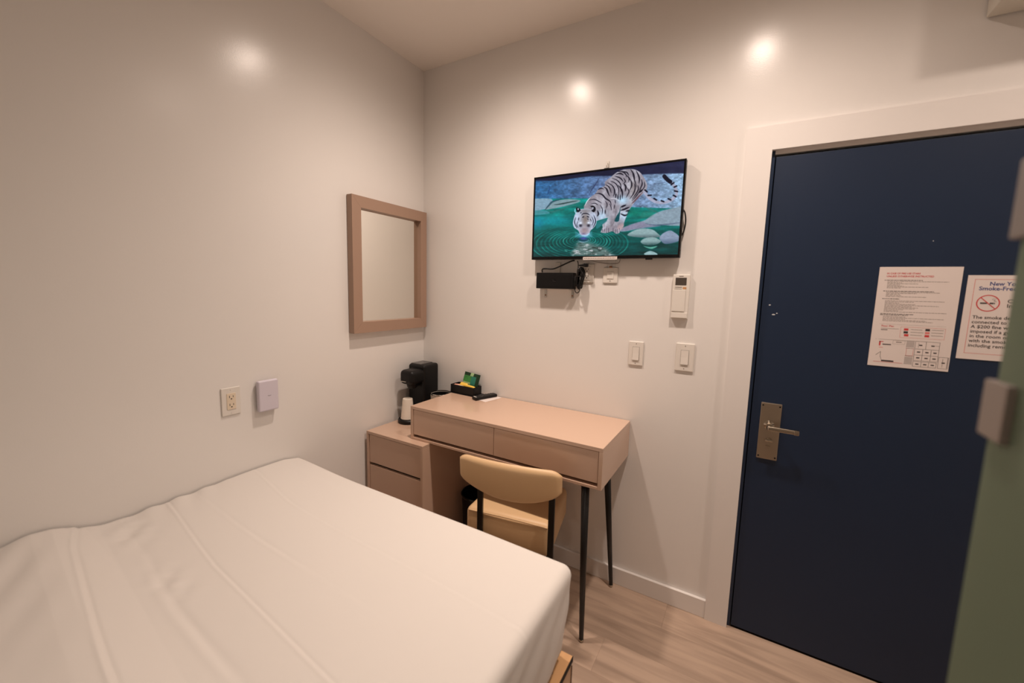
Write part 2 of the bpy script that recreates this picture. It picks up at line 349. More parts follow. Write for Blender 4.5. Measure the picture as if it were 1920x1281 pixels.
# ------------------------------------------------------------------ TV picture (drawn procedurally into a vertex-colour grid)
def homog(src, dst):
    A = []
    for (x, y), (u, v) in zip(src, dst):
        A.append([x, y, 1, 0, 0, 0, -u*x, -u*y, -u]); A.append([0, 0, 0, x, y, 1, -v*x, -v*y, -v])
    return np.linalg.svd(np.array(A, float))[2][-1].reshape(3, 3)
def tv_picture(W, Hh):
    Hm = homog([(0, 0), (1, 0), (1, 1), (0, 1)], [(150, 325), (1755, 128), (1690, 1168), (128, 1172)])
    uu, vv = np.meshgrid(np.linspace(0, 1, W+1), np.linspace(0, 1, Hh+1))
    q = np.stack([uu, vv, np.ones_like(uu)], -1) @ Hm.T
    X = q[..., 0]/q[..., 2]; Y = q[..., 1]/q[..., 2]
    rng = np.random.RandomState(3)
    def noise(sx, sy, seed=0, oct=3):
        out = np.zeros_like(X); amp = 1; tot = 0
        for o in range(oct):
            r = np.random.RandomState(seed*17+o); g = r.rand(64, 64)
            fx = X/sx*2**o; fy = Y/sy*2**o
            ix = np.floor(fx).astype(int); iy = np.floor(fy).astype(int); tx = fx-ix; ty = fy-iy
            tx = tx*tx*(3-2*tx); ty = ty*ty*(3-2*ty)
            g00 = g[iy % 64, ix % 64]; g10 = g[iy % 64, (ix+1) % 64]; g01 = g[(iy+1) % 64, ix % 64]; g11 = g[(iy+1) % 64, (ix+1) % 64]
            out += amp*((g00*(1-tx)+g10*tx)*(1-ty)+(g01*(1-tx)+g11*tx)*ty); tot += amp; amp *= .5
        return out/tot
    img = np.zeros(X.shape+(3,))
    def blend(mask, col):
        nonlocal img
        mask = np.clip(mask, 0, 1)[..., None]; img = img*(1-mask)+np.asarray(col, float)*mask
    def cr(pts, closed, n=6):
        P = [np.array(p, float) for p in pts]; out = []; N = len(P)
        for i in range(N if closed else N-1):
            g = (lambda k: P[k % N]) if closed else (lambda k: P[min(max(k, 0), N-1)])
            a, b_, c, d_ = g(i-1), g(i), g(i+1), g(i+2)
            for k in range(n):
                t = k/n; out.append(.5*((2*b_)+(c-a)*t+(2*a-5*b_+4*c-d_)*t*t+(3*b_-a-3*c+d_)*t**3))
        if not closed: out.append(P[-1])
        return out
    def dist(pts, closed):
        D = np.full(X.shape, 1e9); T = np.zeros(X.shape); n = len(pts); ins = np.zeros(X.shape, bool)
        for i in range(n if closed else n-1):
            a, c = pts[i], pts[(i+1) % n]; dx, dy = c-a
            t = np.clip(((X-a[0])*dx+(Y-a[1])*dy)/(dx*dx+dy*dy+1e-9), 0, 1)
            dd = np.hypot(X-a[0]-t*dx, Y-a[1]-t*dy); k = dd < D; D[k] = dd[k]; T[k] = ((i+t)/max(n-1, 1))[k]
            if closed:
                cnd = ((a[1] > Y) != (c[1] > Y)) & (X < (c[0]-a[0])*(Y-a[1])/(c[1]-a[1]+1e-12)+a[0]); ins ^= cnd
        return D, T, ins
    def fill(pts, col, soft=4, smooth=True, alpha=1.0):
        D, T, ins = dist(cr(pts, True) if smooth else [np.array(p, float) for p in pts], True)
        m_ = np.clip(.5+np.where(ins, D, -D)/soft, 0, 1); blend(m_*alpha, col); return m_
    def stroke(pts, wdt, col, soft=5, alpha=1.0, taper=True, n=5):
        D, T, _ = dist(cr(pts, False, n), False)
        ww = wdt*(.25+.75*np.sin(np.clip(T, 0, 1)*PI)) if taper else wdt
        m_ = np.clip(.5+(ww-D)/soft, 0, 1)*alpha; blend(m_, col); return m_
    A = lambda p: [(465.5+x/2, 116.4+y/2) for x, y in p]
    B = lambda p: [(116.4+x/2, 581.8+y/2) for x, y in p]
    C = lambda p: [(843.6+x/2, 581.8+y/2) for x, y in p]
    nz = noise(60, 30, 1, 4); nf = noise(22, 14, 5, 3)
    # rock wall
    t = np.clip((X-150)/1600, 0, 1)[..., None]
    wall = np.where(t < .5, np.array([52, 104, 150])*(1-2*t)+np.array([104, 122, 158])*2*t, np.array([104, 122, 158])*(2-2*t)+np.array([146, 176, 204])*(2*t-1))
    img[:] = wall*(.58+.50*nz[..., None]+.34*nf[..., None])
    stroke([(830, 310), (790, 380), (750, 440), (720, 500)], 5, (52, 58, 96), alpha=.8)
    stroke([(300, 400), (290, 450), (270, 500)], 7, (40, 80, 130), alpha=.7); stroke([(760, 390), (900, 392)], 4, (60, 70, 110), alpha=.6)
    stroke([(1350, 410), (1450, 380), (1600, 350), (1740, 270)], 3, (80, 90, 120), alpha=.7); stroke([(1400, 500), (1550, 480), (1740, 470)], 3, (120, 130, 160), alpha=.5)
    band = fill([(100, 250), (1800, 50), (1800, 266), (1500, 270), (1250, 280), (1000, 292), (760, 292), (600, 308), (470, 332), (300, 342), (100, 340)], (24, 32, 60), 14, False)
    blend(band*np.clip((X-900)/900, 0, 1)*(.3+.7*nz)*.6, (84, 84, 116))
    # water
    wb = np.array([[90, 536], [700, 538], [1200, 640], [1800, 662]], float)
    yw = np.interp(X, wb[:, 0], wb[:, 1]); wm = np.clip(.5+(Y-yw)/8, 0, 1)
    g = np.clip((Y-560)/600, 0, 1)[..., None]
    water = np.array([2, 142, 134])*(1-g)+np.array([2, 72, 72])*g
    water = water*(.62+.72*noise(190, 30, 7, 4)[..., None]); blend(wm, (0, 0, 0)); img += water*wm[..., None]
    blend(np.exp(-((X-330)/220)**2-((Y-780)/55)**2)*.7, (20, 150, 168)); blend(np.exp(-((X-170)/60)**2-((Y-800)/60)**2)*.7, (10, 140, 175))
    blend(np.exp(-((X-1210)/90)**2-((Y-700)/40)**2)*.6, (0, 126, 104))
    # ripples
    cx, cy = 664, 985
    for k, a in enumerate([60, 85, 112, 140, 172, 205, 240, 272, 308, 345, 385, 425, 470, 515]):
        aa = a; bb = a*.40; yy = cy+a*.10; rr = np.hypot((X-cx+a*.07)/aa, (Y-yy)/bb)
        wd = 4.5/aa+.004; al = np.exp(-((rr-1)/wd)**2)*(.8 if k < 9 else .5)*np.clip(noise(90, 60, 20+k, 2)*2.2-.55, .12, 1)
        blend(al*wm*np.clip((Y-880)/60+.4, 0, 1), (92, 200, 184) if k % 2 else (44, 164, 150))
        blend(np.exp(-((rr-1.05)/wd)**2)*.4*wm*np.clip((Y-860)/60+.3, 0, 1), (0, 62, 62))
    # tiger reflection
    rf = fill([(575, 1170), (570, 1090), (600, 1030), (700, 1010), (800, 1050), (900, 1080), (980, 1160), (1000, 1180)], (118, 132, 130), 60, alpha=.85)
    blend(rf*np.clip((noise(70, 22, 31, 3)-.5)*5, 0, 1), (62, 80, 76)); blend(rf*np.clip((noise(50, 18, 33, 3)-.58)*6, 0, 1), (190, 196, 200))
    stroke([(460, 1100), (490, 1120)], 8, (120, 190, 180), alpha=.5)
    # left rocks
    fill([(80, 545), (180, 535), (290, 536), (330, 556), (290, 610), (245, 652), (80, 662)], (134, 164, 184), 6)
    fill([(248, 655), (300, 600), (370, 562), (500, 543), (620, 556), (610, 578), (520, 606), (380, 638)], (132, 158, 166), 6)
    stroke([(420, 545), (330, 570), (290, 610), (248, 660)], 10, (54, 84, 100), alpha=.9); stroke([(345, 604), (390, 600), (450, 590), (540, 572), (600, 562)], 7, (40, 62, 62), alpha=.85)
    stroke([(250, 655), (330, 680), (420, 655), (620, 585)], 9, (60, 120, 116), alpha=.8); fill([(80, 668), (240, 664), (300, 696), (200, 712), (80, 712)], (86, 150, 160), 10, alpha=.85)
    # right shore
    fill([(1050, 880), (1180, 830), (1330, 780), (1420, 720), (1560, 668), (1820, 640), (1820, 830), (1640, 850), (1480, 836), (1300, 866), (1150, 900), (1060, 905)], (140, 158, 172), 12)
    fill([(1060, 900), (1150, 838), (1300, 800), (1350, 830), (1500, 850), (1250, 880)], (136, 134, 156), 14, alpha=.9)
    stroke([(1330, 640), (1420, 680), (1470, 700)], 12, (76, 116, 112), alpha=.7); stroke([(1330, 820), (1450, 840), (1600, 830), (1740, 810)], 8, (92, 104, 128), alpha=.7)
    fill([(1300, 690), (1420, 690), (1400, 740), (1280, 760)], (72, 134, 118), 24, alpha=.55)
    def rock(pts, col, dark):
        mk = fill(pts, col, 6); ys = [p[1] for p in pts]; blend(mk*np.clip((Y-min(ys)-.55*(max(ys)-min(ys)))/(.5*(max(ys)-min(ys))), 0, 1)*.8*(.4+.8*nf), dark)
    rock([(1140, 950), (1200, 900), (1290, 876), (1400, 886), (1460, 925), (1490, 974), (1300, 976)], (146, 172, 176), (50, 66, 70))
    rock([(1490, 975), (1530, 930), (1600, 902), (1650, 922), (1700, 965), (1700, 1020), (1560, 1050), (1500, 1010)], (142, 156, 178), (52, 72, 96))
    rock([(1282, 1022), (1330, 984), (1420, 975), (1485, 1000), (1502, 1025), (1440, 1056), (1330, 1056)], (140, 168, 170), (34, 60, 62))
    fill([(1315, 1072), (1390, 1082), (1465, 1074), (1400, 1104)], (110, 176, 160), 8, alpha=.9); fill([(1320, 1160), (1390, 1126), (1470, 1164), (1400, 1180)], (150, 180, 184), 5)
    # tiger
    body = A([(400, 1050), (430, 960), (520, 830), (640, 740), (700, 650), (780, 602), (850, 560), (850, 480), (960, 390), (1080, 290), (1200, 230), (1300, 205), (1450, 205), (1550, 240), (1620, 290), (1700, 400), (1755, 520), (1765, 600), (1720, 700), (1600, 820), (1500, 930), (1400, 1070)]) \
        + C([(600, 200), (570, 300), (530, 400), (510, 470), (500, 530), (440, 620), (400, 685), (330, 690), (265, 640), (150, 672), (60, 672), (10, 650), (50, 560)]) \
        + B([(1500, 480), (1585, 400), (1600, 345), (1400, 400), (1300, 430)]) + [(700, 790)]
    bm_ = fill(body, (150, 144, 154), 5)
    lt = np.clip(noise(46, 80, 41, 3)*2.6-.95, 0, 1); blend(bm_*lt*.65, (206, 206, 218)); blend(bm_*np.clip(noise(60, 90, 44, 3)*2.4-1.3, 0, 1)*.6, (112, 104, 112)); blend(bm_*np.exp(-((X-1080)/70)**2-((Y-560)/50)**2)*.9, (186, 222, 248))
    blend(bm_*np.exp(-((X-1100)/60)**2-((Y-740)/60)**2)*.7, (190, 220, 245)); blend(bm_*np.exp(-((X-860)/60)**2-((Y-740)/70)**2)*.8, (186, 216, 240))
    blend(bm_*np.exp(-((X-1200)/50)**2-((Y-440)/110)**2)*.35, (150, 138, 130)); blend(bm_*np.exp(-((X-980)/60)**2-((Y-600)/50)**2)*.5, (168, 158, 168))
    fill([(1060, 632), (1052, 735), (1040, 792), (996, 790), (1018, 734), (1045, 690)], (18, 84, 92), 5)
    fill([(800, 812), (900, 765), (912, 790), (860, 830), (830, 860), (800, 870)], (52, 124, 128), 10, alpha=.9)
    fill([(1030, 880), (1040, 840), (1080, 815), (1100, 840), (1080, 880)], (182, 150, 152), 16, alpha=.6)
    dk = (20, 20, 36)
    S = [([(1130, 260), (1230, 262), (1300, 320), (1310, 380)], 6), ([(1440, 300), (1500, 480), (1530, 600)], 5), ([(1250, 400), (1290, 470), (1250, 520)], 5), ([(1700, 480), (1710, 580), (1640, 700)], 5), ([(880, 660), (920, 740), (960, 800)], 4), ([(1040, 620), (1050, 740), (1030, 800)], 4), ([(560, 960), (640, 950), (700, 990)], 4), ([(860, 900), (900, 980), (880, 1060)], 4), ([(1060, 980), (1050, 1080)], 4), ([(1080, 315), (1180, 300), (1250, 335)], 7), ([(1200, 250), (1320, 275), (1360, 345)], 6), ([(1400, 212), (1450, 280), (1482, 360), (1492, 450)], 7),
         ([(1520, 240), (1565, 320), (1595, 420), (1585, 520)], 7), ([(1255, 520), (1300, 590), (1288, 690)], 9), ([(1140, 560), (1200, 640), (1226, 720), (1226, 850)], 8),
         ([(1300, 330), (1370, 400), (1360, 490)], 6), ([(1380, 400), (1425, 500), (1425, 580), (1385, 670)], 7), ([(1640, 430), (1655, 540), (1600, 660)], 6), ([(1590, 730), (1670, 650)], 9),
         ([(820, 590), (880, 630), (912, 700), (935, 770)], 7), ([(640, 742), (720, 735), (800, 770), (870, 850), (960, 910), (990, 1000)], 7), ([(510, 882), (620, 865), (720, 910), (780, 950)], 4),
         ([(700, 652), (760, 622), (830, 640)], 5), ([(860, 540), (940, 600), (985, 720)], 5), ([(900, 500), (1000, 560), (1060, 660), (1075, 780)], 5), ([(960, 460), (1080, 520), (1145, 640), (1140, 780)], 5),
         ([(1000, 400), (1120, 455), (1190, 550), (1190, 700)], 5), ([(1060, 355), (1180, 400), (1245, 480)], 6), ([(1080, 840), (1095, 740)], 6), ([(1135, 870), (1130, 770)], 6), ([(1180, 890), (1185, 760)], 5),
         ([(1480, 520), (1505, 620), (1470, 740), (1390, 860)], 6), ([(1560, 560), (1575, 640), (1530, 740), (1440, 860)], 6), ([(1330, 620), (1370, 700), (1310, 830)], 5), ([(1630, 620), (1560, 760), (1440, 900)], 5),
         ([(1195, 1042), (1310, 992)], 9), ([(1195, 1115), (1290, 1082), (1385, 1040)], 9), ([(1300, 1132), (1390, 1115)], 7), ([(1190, 1185), (1280, 1225), (1345, 1200)], 8),
         ([(690, 1110), (712, 1180), (690, 1240)], 8), ([(855, 1090), (860, 1190)], 5), ([(750, 990), (800, 1090), (790, 1200)], 4), ([(950, 960), (985, 1040), (990, 1110)], 4), ([(1070, 880), (1080, 960)], 4)]
    for p, wd in S: stroke(A(p), wd*1.15, dk, alpha=.92)
    stroke(A([(1430, 970), (1530, 870), (1670, 710)]), 9, (92, 62, 72), alpha=.7); stroke(A([(960, 850), (1060, 845), (1160, 900)]), 3, (232, 230, 240)); stroke(A([(420, 1000), (470, 900), (540, 820)]), 4, (225, 235, 245))
    for p in ([(1480, 560), (1500, 640)], [(1540, 560), (1560, 660)], [(100, 560), (60, 660)], [(190, 560), (170, 660)], [(270, 560), (262, 640)]):
        stroke(C(p) if p[0][0] < 400 else B(p), 4, (120, 110, 128), alpha=.7)
    # tail
    tp = [(1322, 476), (1370, 535), (1440, 580), (1530, 592), (1615, 562), (1668, 505), (1662, 440), (1625, 382), (1575, 338), (1532, 300)]
    stroke(tp, 16, (168, 170, 192), taper=False, alpha=1)
    for p in ([(1325, 450), (1348, 470)], [(1360, 510), (1392, 508)], [(1425, 545), (1450, 560)], [(1505, 570), (1532, 580)], [(1580, 548), (1608, 562)], [(1638, 510), (1664, 526)], [(1650, 462), (1682, 470)], [(1645, 420), (1672, 408)], [(1612, 392), (1640, 372)]):
        stroke(p, 9, (24, 26, 44), taper=False)
    stroke([(1600, 360), (1565, 332), (1536, 300)], 23, (20, 24, 44), taper=False)
    # head
    hd = fill([(556, 760), (575, 700), (610, 662), (680, 650), (752, 664), (790, 715), (804, 790), (780, 850), (738, 892), (722, 935), (680, 952), (630, 936), (606, 890), (562, 856), (548, 810)], (188, 198, 220), 5)
    blend(hd*np.exp(-((X-682)/48)**2-((Y-770)/95)**2)*.9, (132, 118, 112)); blend(hd*np.exp(-((X-674)/55)**2-((Y-892)/42)**2)*.95, (160, 140, 146))
    blend(hd*np.exp(-((X-690)/90)**2-((Y-675)/22)**2)*.6, (120, 112, 112))
    fill([(582, 640), (612, 642), (630, 668), (600, 690), (585, 672)], (20, 22, 36), 4); fill([(596, 652), (608, 646), (606, 664)], (220, 228, 245), 4); stroke([(572, 650), (570, 680), (586, 710)], 5, (170, 220, 235))
    fill([(735, 625), (765, 618), (790, 640), (790, 672), (770, 690), (745, 672), (765, 655)], (18, 20, 32), 4); fill([(748, 640), (768, 638), (766, 652)], (190, 196, 214), 4)
    for p, wd in (([(578, 745), (566, 800), (592, 866)], 5), ([(600, 790), (590, 830), (606, 860)], 4), ([(772, 725), (792, 790), (764, 858)], 6), ([(752, 740), (768, 790), (752, 840)], 4), ([(640, 722), (660, 704), (700, 704), (728, 722)], 6),
                  ([(648, 748), (668, 734)], 7), ([(696, 734), (722, 744)], 7), ([(626, 700), (640, 690)], 5), ([(700, 762), (716, 768)], 5), ([(612, 745), (608, 780)], 5), ([(735, 760), (745, 790)], 4)):
        stroke(p, wd, (30, 30, 44), alpha=.92)
    for ex, ey in ((630, 836), (716, 836)):
        blend(np.exp(-((X-ex)/17)**2-((Y-ey)/15)**2), (36, 34, 48)); blend(np.exp(-((X-ex)/14)**2-((Y-ey+30)/10)**2)*.9, (225, 235, 250))
    blend(np.exp(-((X-668)/60)**2-((Y-950)/16)**2)*.85, (160, 205, 240)); blend(np.exp(-((X-664)/26)**2-((Y-926)/10)**2)*.8, (120, 96, 130))
    for sgn in (-1, 1):
        for k in range(5): stroke([(665+sgn*40, 930), (665+sgn*90, 905+k*14)], 2.2, (150, 205, 235), alpha=.6, taper=False)
    blend(np.exp(-((X-664)/38)**2-((Y-978)/14)**2)*.95, (92, 84, 170)); stroke([(610, 985), (660, 1005), (715, 988)], 4, (20, 60, 90)); stroke([(600, 1000), (660, 1018), (730, 1000)], 3, (150, 180, 220), alpha=.8)
    for q_ in ([(868, 880), (862, 915)], [(888, 872), (884, 918)], [(908, 868), (908, 918)], [(930, 870), (934, 918)], [(1010, 885), (1008, 925)], [(1030, 880), (1032, 925)], [(1050, 870), (1056, 915)], [(985, 870), (980, 905)]): stroke(q_, 3.5, (96, 90, 104), alpha=.8, taper=False)
    stroke([(905, 800), (900, 850), (880, 880)], 5, (205, 212, 228), alpha=.6); stroke([(1000, 560), (1010, 680), (990, 800), (950, 860)], 6, (112, 104, 112), alpha=.5); stroke([(940, 560), (900, 640), (915, 740)], 5, (112, 104, 112), alpha=.5)
    img = np.clip((img-118)*1.10+112, 0, 255)
    img = np.clip(img*(.90+.2*nf[..., None]), 0, 255)/255
    img = np.where(img <= .04045, img/12.92, ((img+.055)/1.055)**2.4)
    return img
def picture_grid(name, img, x0, x1, z1, z0, y, m, parent):
    Hh, W = img.shape[0]-1, img.shape[1]-1
    gx, gz = np.meshgrid(np.linspace(x0, x1, W+1), np.linspace(z1, z0, Hh+1))
    off = np.array(parent.location)
    co = np.stack([gx, np.full_like(gx, y), gz], -1).reshape(-1, 3)-off
    i = np.arange(Hh)[:, None]*(W+1)+np.arange(W)[None]
    f = np.stack([i, i+W+1, i+W+2, i+1], -1).reshape(-1, 4)
    me = bpy.data.meshes.new(name); me.from_pydata(co.tolist(), [], f.tolist())
    ca = me.color_attributes.new('Col', 'FLOAT_COLOR', 'POINT')
    ca.data.foreach_set('color', np.concatenate([img.reshape(-1, 3), np.ones((co.shape[0], 1))], 1).astype(np.float32).ravel())
    me.materials.append(m); o = bpy.data.objects.new(name, me); COL.objects.link(o); o.parent = parent; return o

# ------------------------------------------------------------------ television
TX0, TX1, TZ0, TZ1, TY = .787, 1.513, 1.6385, 2.0525, -.04
tv = thing('television', 'black flat television on the wall showing a white tiger drinking', 'television', ((TX0+TX1)/2, 0, TZ0))
autosmooth(MB().box(TX0, TX1, TY+.002, -.014, TZ0, TZ1, .003).obj('back_shell', M['blackp'], tv))
bz = MB().box(TX0, TX0+.009, TY-.002, TY+.004, TZ0, TZ1, .0012).box(TX1-.009, TX1, TY-.002, TY+.004, TZ0, TZ1, .0012)
bz.box(TX0+.009, TX1-.009, TY-.002, TY+.004, TZ1-.009, TZ1, .0012).box(TX0+.009, TX1-.009, TY-.002, TY+.004, TZ0, TZ0+.0145, .0012)
bz.obj('bezel', M['blackg'], tv)
picture_grid('screen', tv_picture(420, 236), TX0+.009, TX1-.009, TZ1-.009, TZ0+.0145, TY, M['screen'], tv)
lab = MB().box(1.071, 1.239, TY-.0036, TY-.0021, 1.634, 1.648, 0).obj('label_strip', M['paper'], tv); lab['label'] = 'white printed strip stuck on the bottom edge'
pb = MB(); xx = 1.076
random.seed(11)
while xx < 1.232:
    l = random.uniform(.004, .012); pb.box(xx, xx+l, TY-.0039, TY-.0036, 1.6395, 1.6425); xx += l+.002
pb.obj('printed_line', M['greyink'], lab)
MB().box(1.368, 1.398, TY-.004, TY+.006, 1.631, 1.640, .001).obj('sensor_box', M['blackg'], tv)
MB().box(.92, 1.38, -.014, -.004, 1.78, 1.95).obj('wall_bracket', M['black'], tv)
MB().box(1.148, 1.172, -.026, -.012, 2.0525, 2.060, .002).obj('top_clip', M['black'], tv)
MB().tube([(1.508, -.02, 1.85), (1.519, -.022, 1.83), (1.524, -.02, 1.79), (1.518, -.018, 1.75), (1.509, -.02, 1.73)], .003, 8).obj('side_cable', M['black'], tv)
hk = thing('wall_hook', 'small white hook on the wall just above the television', 'hook', (1.157, 0, 2.08))
MB().box(1.150, 1.165, -.004, 0, 2.066, 2.098, .0015).obj('back_plate', M['white'], hk)
MB().tube([(1.157, -.004, 2.088), (1.157, -.012, 2.082), (1.157, -.014, 2.074), (1.157, -.008, 2.068)], .002, 8).obj('hook_arm', M['white'], hk)

# ------------------------------------------------------------------ media box, bracket and cables below TV
bk = thing('shelf_bracket', 'white metal bracket shelf under the television holding the black box', 'bracket', (.93, 0, 1.48))
MB().box(.845, 1.018, -.044, 0, 1.4885, 1.4905).obj('shelf_plate', M['white'], bk)
MB().box(.905, .935, -.006, 0, 1.4905, 1.625, .001).obj('upright', M['white'], bk)
for bx_ in (.857, 1.008):
    MB().box(bx_-.006, bx_+.006, -.0035, 0, 1.445, 1.4885).box(bx_-.006, bx_+.006, -.042, 0, 1.486, 1.4885).obj('arm', M['silver'], bk)
    MB().cone((bx_, -.0035, 1.457), (bx_, -.0055, 1.457), .004, .003, 10).obj('screw', M['brown'], bk)
mbx = thing('media_box', 'black rectangular media box on the bracket beneath the television', 'media box', (.93, 0, 1.4905))
autosmooth(MB().box(.821, 1.027, -.048, -.006, 1.4908, 1.572, .003).obj('housing', M['blackp'], mbx))
MB().box(.834, 1.014, -.0492, -.0475, 1.500, 1.563, .0006).obj('front_panel', M['blackp'], mbx)
MB().lathe([(.0, -.0498), (.011, -.0498), (.012, -.049), (.0, -.049)], (.925, 0, 1.532), 20, axis='Y', sy=.6).obj('logo_disc', M['blackg'], mbx)
MB().tube([(.846, -.03, 1.574), (.846, -.03, 1.589), (.862, -.03, 1.593), (.905, -.028, 1.592), (.94, -.024, 1.604), (.965, -.022, 1.615), (1.00, -.02, 1.630), (1.018, -.018, 1.634)], .0036, 8)  .obj('cable_lead', M['black'], mbx)
pc = thing('power_cable', 'coiled black cable bundle hanging beside the black media box', 'cable', (1.05, 0, 1.5))
MB().tube([(1.034, -.02, 1.632), (1.038, -.02, 1.620), (1.040, -.022, 1.600), (1.042, -.03, 1.575)], .0025, 8).obj('lead', M['black'], pc)
random.seed(5)
for k in range(7):
    cx_ = 1.055+random.uniform(-.004, .004); cz_ = 1.545+random.uniform(-.004, .006); rx_ = random.uniform(.009, .016); rz_ = random.uniform(.035, .052); yy_ = -.016-.005*k
    MB().tube([(cx_+rx_*math.cos(t)+.003*math.sin(3*t), yy_+.004*math.sin(2*t), cz_+rz_*math.sin(t)) for t in [2*PI*j/12 for j in range(13)]], .0034, 8).obj('coil', M['black'], pc)
MB().tube([(1.036+.0135*math.cos(t)+.008, -.03+.002*math.sin(t), 1.494+.021*math.sin(t)) for t in [2*PI*j/12 for j in range(13)]], .0022, 8).obj('loop', M['black'], pc)
MB().cone((1.052, -.05, 1.508), (1.052, -.056, 1.508), .008, .006, 12).obj('ferrite', M['blackg'], pc)
MB().box(1.036, 1.068, -.052, -.012, 1.552, 1.560, .003).obj('tie', M['blackg'], pc)
autosmooth(MB().box(1.076, 1.096, -.05, -.026, 1.600, 1.618, .004).cone((1.05, -.036, 1.608), (1.08, -.038, 1.609), .004, .006, 10).obj('plug', M['blackp'], pc))
MB().tube([(1.094, -.014, 1.637), (1.13, -.008, 1.626), (1.19, -.006, 1.617), (1.235, -.006, 1.620), (1.245, -.012, 1.638)], .0012, 6).obj('thin_wire', M['greymark'], pc)

def outlet(name, label, x, z, m_plate, m_face, wdt=.070, hgt=.114, duplex=True, side='back', y=0):
    # local frame: plate in xz, facing -y ; rotated for the left wall
    t = thing(name, label, 'outlet' if duplex else 'wall plate', (x, y, z), 0 if side == 'back' else PI/2)
    autosmooth(MB().box(-wdt/2, wdt/2, -.0065, 0, -hgt/2, hgt/2, .003, 3).obj('face_plate', m_plate, t, local=True))
    if duplex:
        rc = MB().box(-.0168, .0168, -.0085, -.006, -.0335, .0335, .0012).obj('receptacle', m_face, t, local=True)
        for dz_ in (.0165, -.0165):
            s_ = MB().box(-.0078, -.0056, -.0088, -.0084, dz_-.001, dz_+.008).box(.0056, .0078, -.0088, -.0084, dz_, dz_+.007)
            s_.cone((0, -.0084, dz_-.006), (0, -.0088, dz_-.006), .0027, .0027, 12)
            s_.obj('socket_slots', M['slot'], rc, local=True)
        for zz in (.048, -.048): MB().cone((0, -.0065, zz), (0, -.0075, zz), .003, .0026, 10).obj('screw', m_plate, t, local=True)
    return t
outlet('power_outlet', 'ivory double socket with white plate on the left wall above bed', .0, 1.0, M['white'], M['ivory'], side='left', y=-1.128)
outlet('power_outlet', 'white double socket partly behind the coiled black cable', 1.082, 1.571, M['white'], M['white'], wdt=.070, hgt=.092)
wpl = outlet('coax_plate', 'white socket plate with a small dark stud below the television', 1.200, 1.562, M['white'], M['white'], wdt=.072, hgt=.075, duplex=False)
MB().box(-.016, .016, -.0085, -.006, -.017, .018, .0012)  .obj('insert', M['white'], wpl, local=True)
MB().cone((0, -.0065, -.027), (0, -.0075, -.027), .0025, .0025, 10).obj('screw', M['greymark'], wpl, local=True)
MB().box(-.007, .007, -.010, -.004, .036, .044, .002).obj('cable_stud', M['brown'], wpl, local=True)
MB().box(-.021, -.0195, -.0015, 0, .0375, .075).obj('cable_channel', M['white'], wpl, local=True)
MB().box(.0195, .021, -.0015, 0, .0375, .075).obj('cable_channel', M['white'], wpl, local=True)
outlet('power_outlet', 'white socket low on the back wall behind the tan chair', .957, .357, M['white'], M['white'])

# wall switches
def switch(label, x0, x1, z0, z1, rw, rh, m):
    t = thing('light_switch', label, 'light switch', ((x0+x1)/2, 0, (z0+z1)/2)); wd, hg = (x1-x0)/2, (z1-z0)/2
    autosmooth(MB().box(-wd, wd, -.007, 0, -hg, hg, .003, 3).obj('face_plate', m, t, local=True))
    MB().box(-rw/2-.0012, rw/2+.0012, -.0074, -.0065, -rh/2-.0012, rh/2+.0012).obj('rocker_gap', M['greymark'], t, local=True)
    # rocker tilted
    r_ = MB().prism([(-rw/2, -.007, -rh/2), (-rw/2, -.0115, -rh/2), (-rw/2, -.0095, 0), (-rw/2, -.0088, rh/2), (-rw/2, -.007, rh/2)], (rw, 0, 0))
    r_.obj('rocker', m, t, local=True)
    for zz in (hg*.82, -hg*.82): MB().cone((0, -.007, zz), (0, -.0076, zz), .0022, .002, 10).obj('screw', M['greymark'], t, local=True)
switch('slim white rocker light switch, the one further from the door', 1.310, 1.378, 1.138, 1.252, .030, .062, M['white'])
switch('wider white rocker light switch next to the door casing', 1.521, 1.599, 1.136, 1.262, .032, .064, M['white'])
# thermostat
th = thing('thermostat', 'white wall thermostat with small dark display left of door', 'thermostat', (1.525, 0, 1.469))
autosmooth(MB().box(1.489, 1.560, -.018, 0, 1.372, 1.567, .003, 3).obj('housing', M['white'], th))
MB().box(1.500, 1.546, -.0188, -.0175, 1.520, 1.553, .0005).obj('display', M['screenlcd'], th)
autosmooth(MB().box(1.492, 1.545, -.021, -.0175, 1.405, 1.500, .001).obj('hinged_cover', M['white'], th))
MB().box(1.491, 1.558, -.0205, -.0175, 1.376, 1.399, .001).obj('bottom_cover', M['white'], th)
for q_ in ((1.500, 1.528, 1.510, 1.5125), (1.498, 1.528, 1.5025, 1.5045), (1.514, 1.532, 1.558, 1.561)): MB().box(q_[0], q_[1], -.0186, -.0175, q_[2], q_[3]).obj('printed_mark', M['greymark'], th)
MB().box(1.532, 1.547, -.0187, -.0175, 1.503, 1.5125).obj('indicator_light', M['orange'], th)
# lilac wall box
wb = thing('wall_sensor', 'pale lilac white rounded square box on the left wall', 'sensor', (0, -.99, .998))
MB().box(0, .012, -1.026, -.958, .935, 1.062, .002).obj('base_plate', M['greymark'], wb)
autosmooth(MB().box(.008, .031, -1.034, -.950, .931, 1.066, .007, 4).obj('cover', M['lilac'], wb))
MB().lathe([(0, .0314), (.0075, .0314), (.008, .031), (0, .031)], (0, -.99, 1.0), 20, axis='X', sy=.45).obj('emblem', mat('grey_emblem', (196, 188, 198), .4), wb)

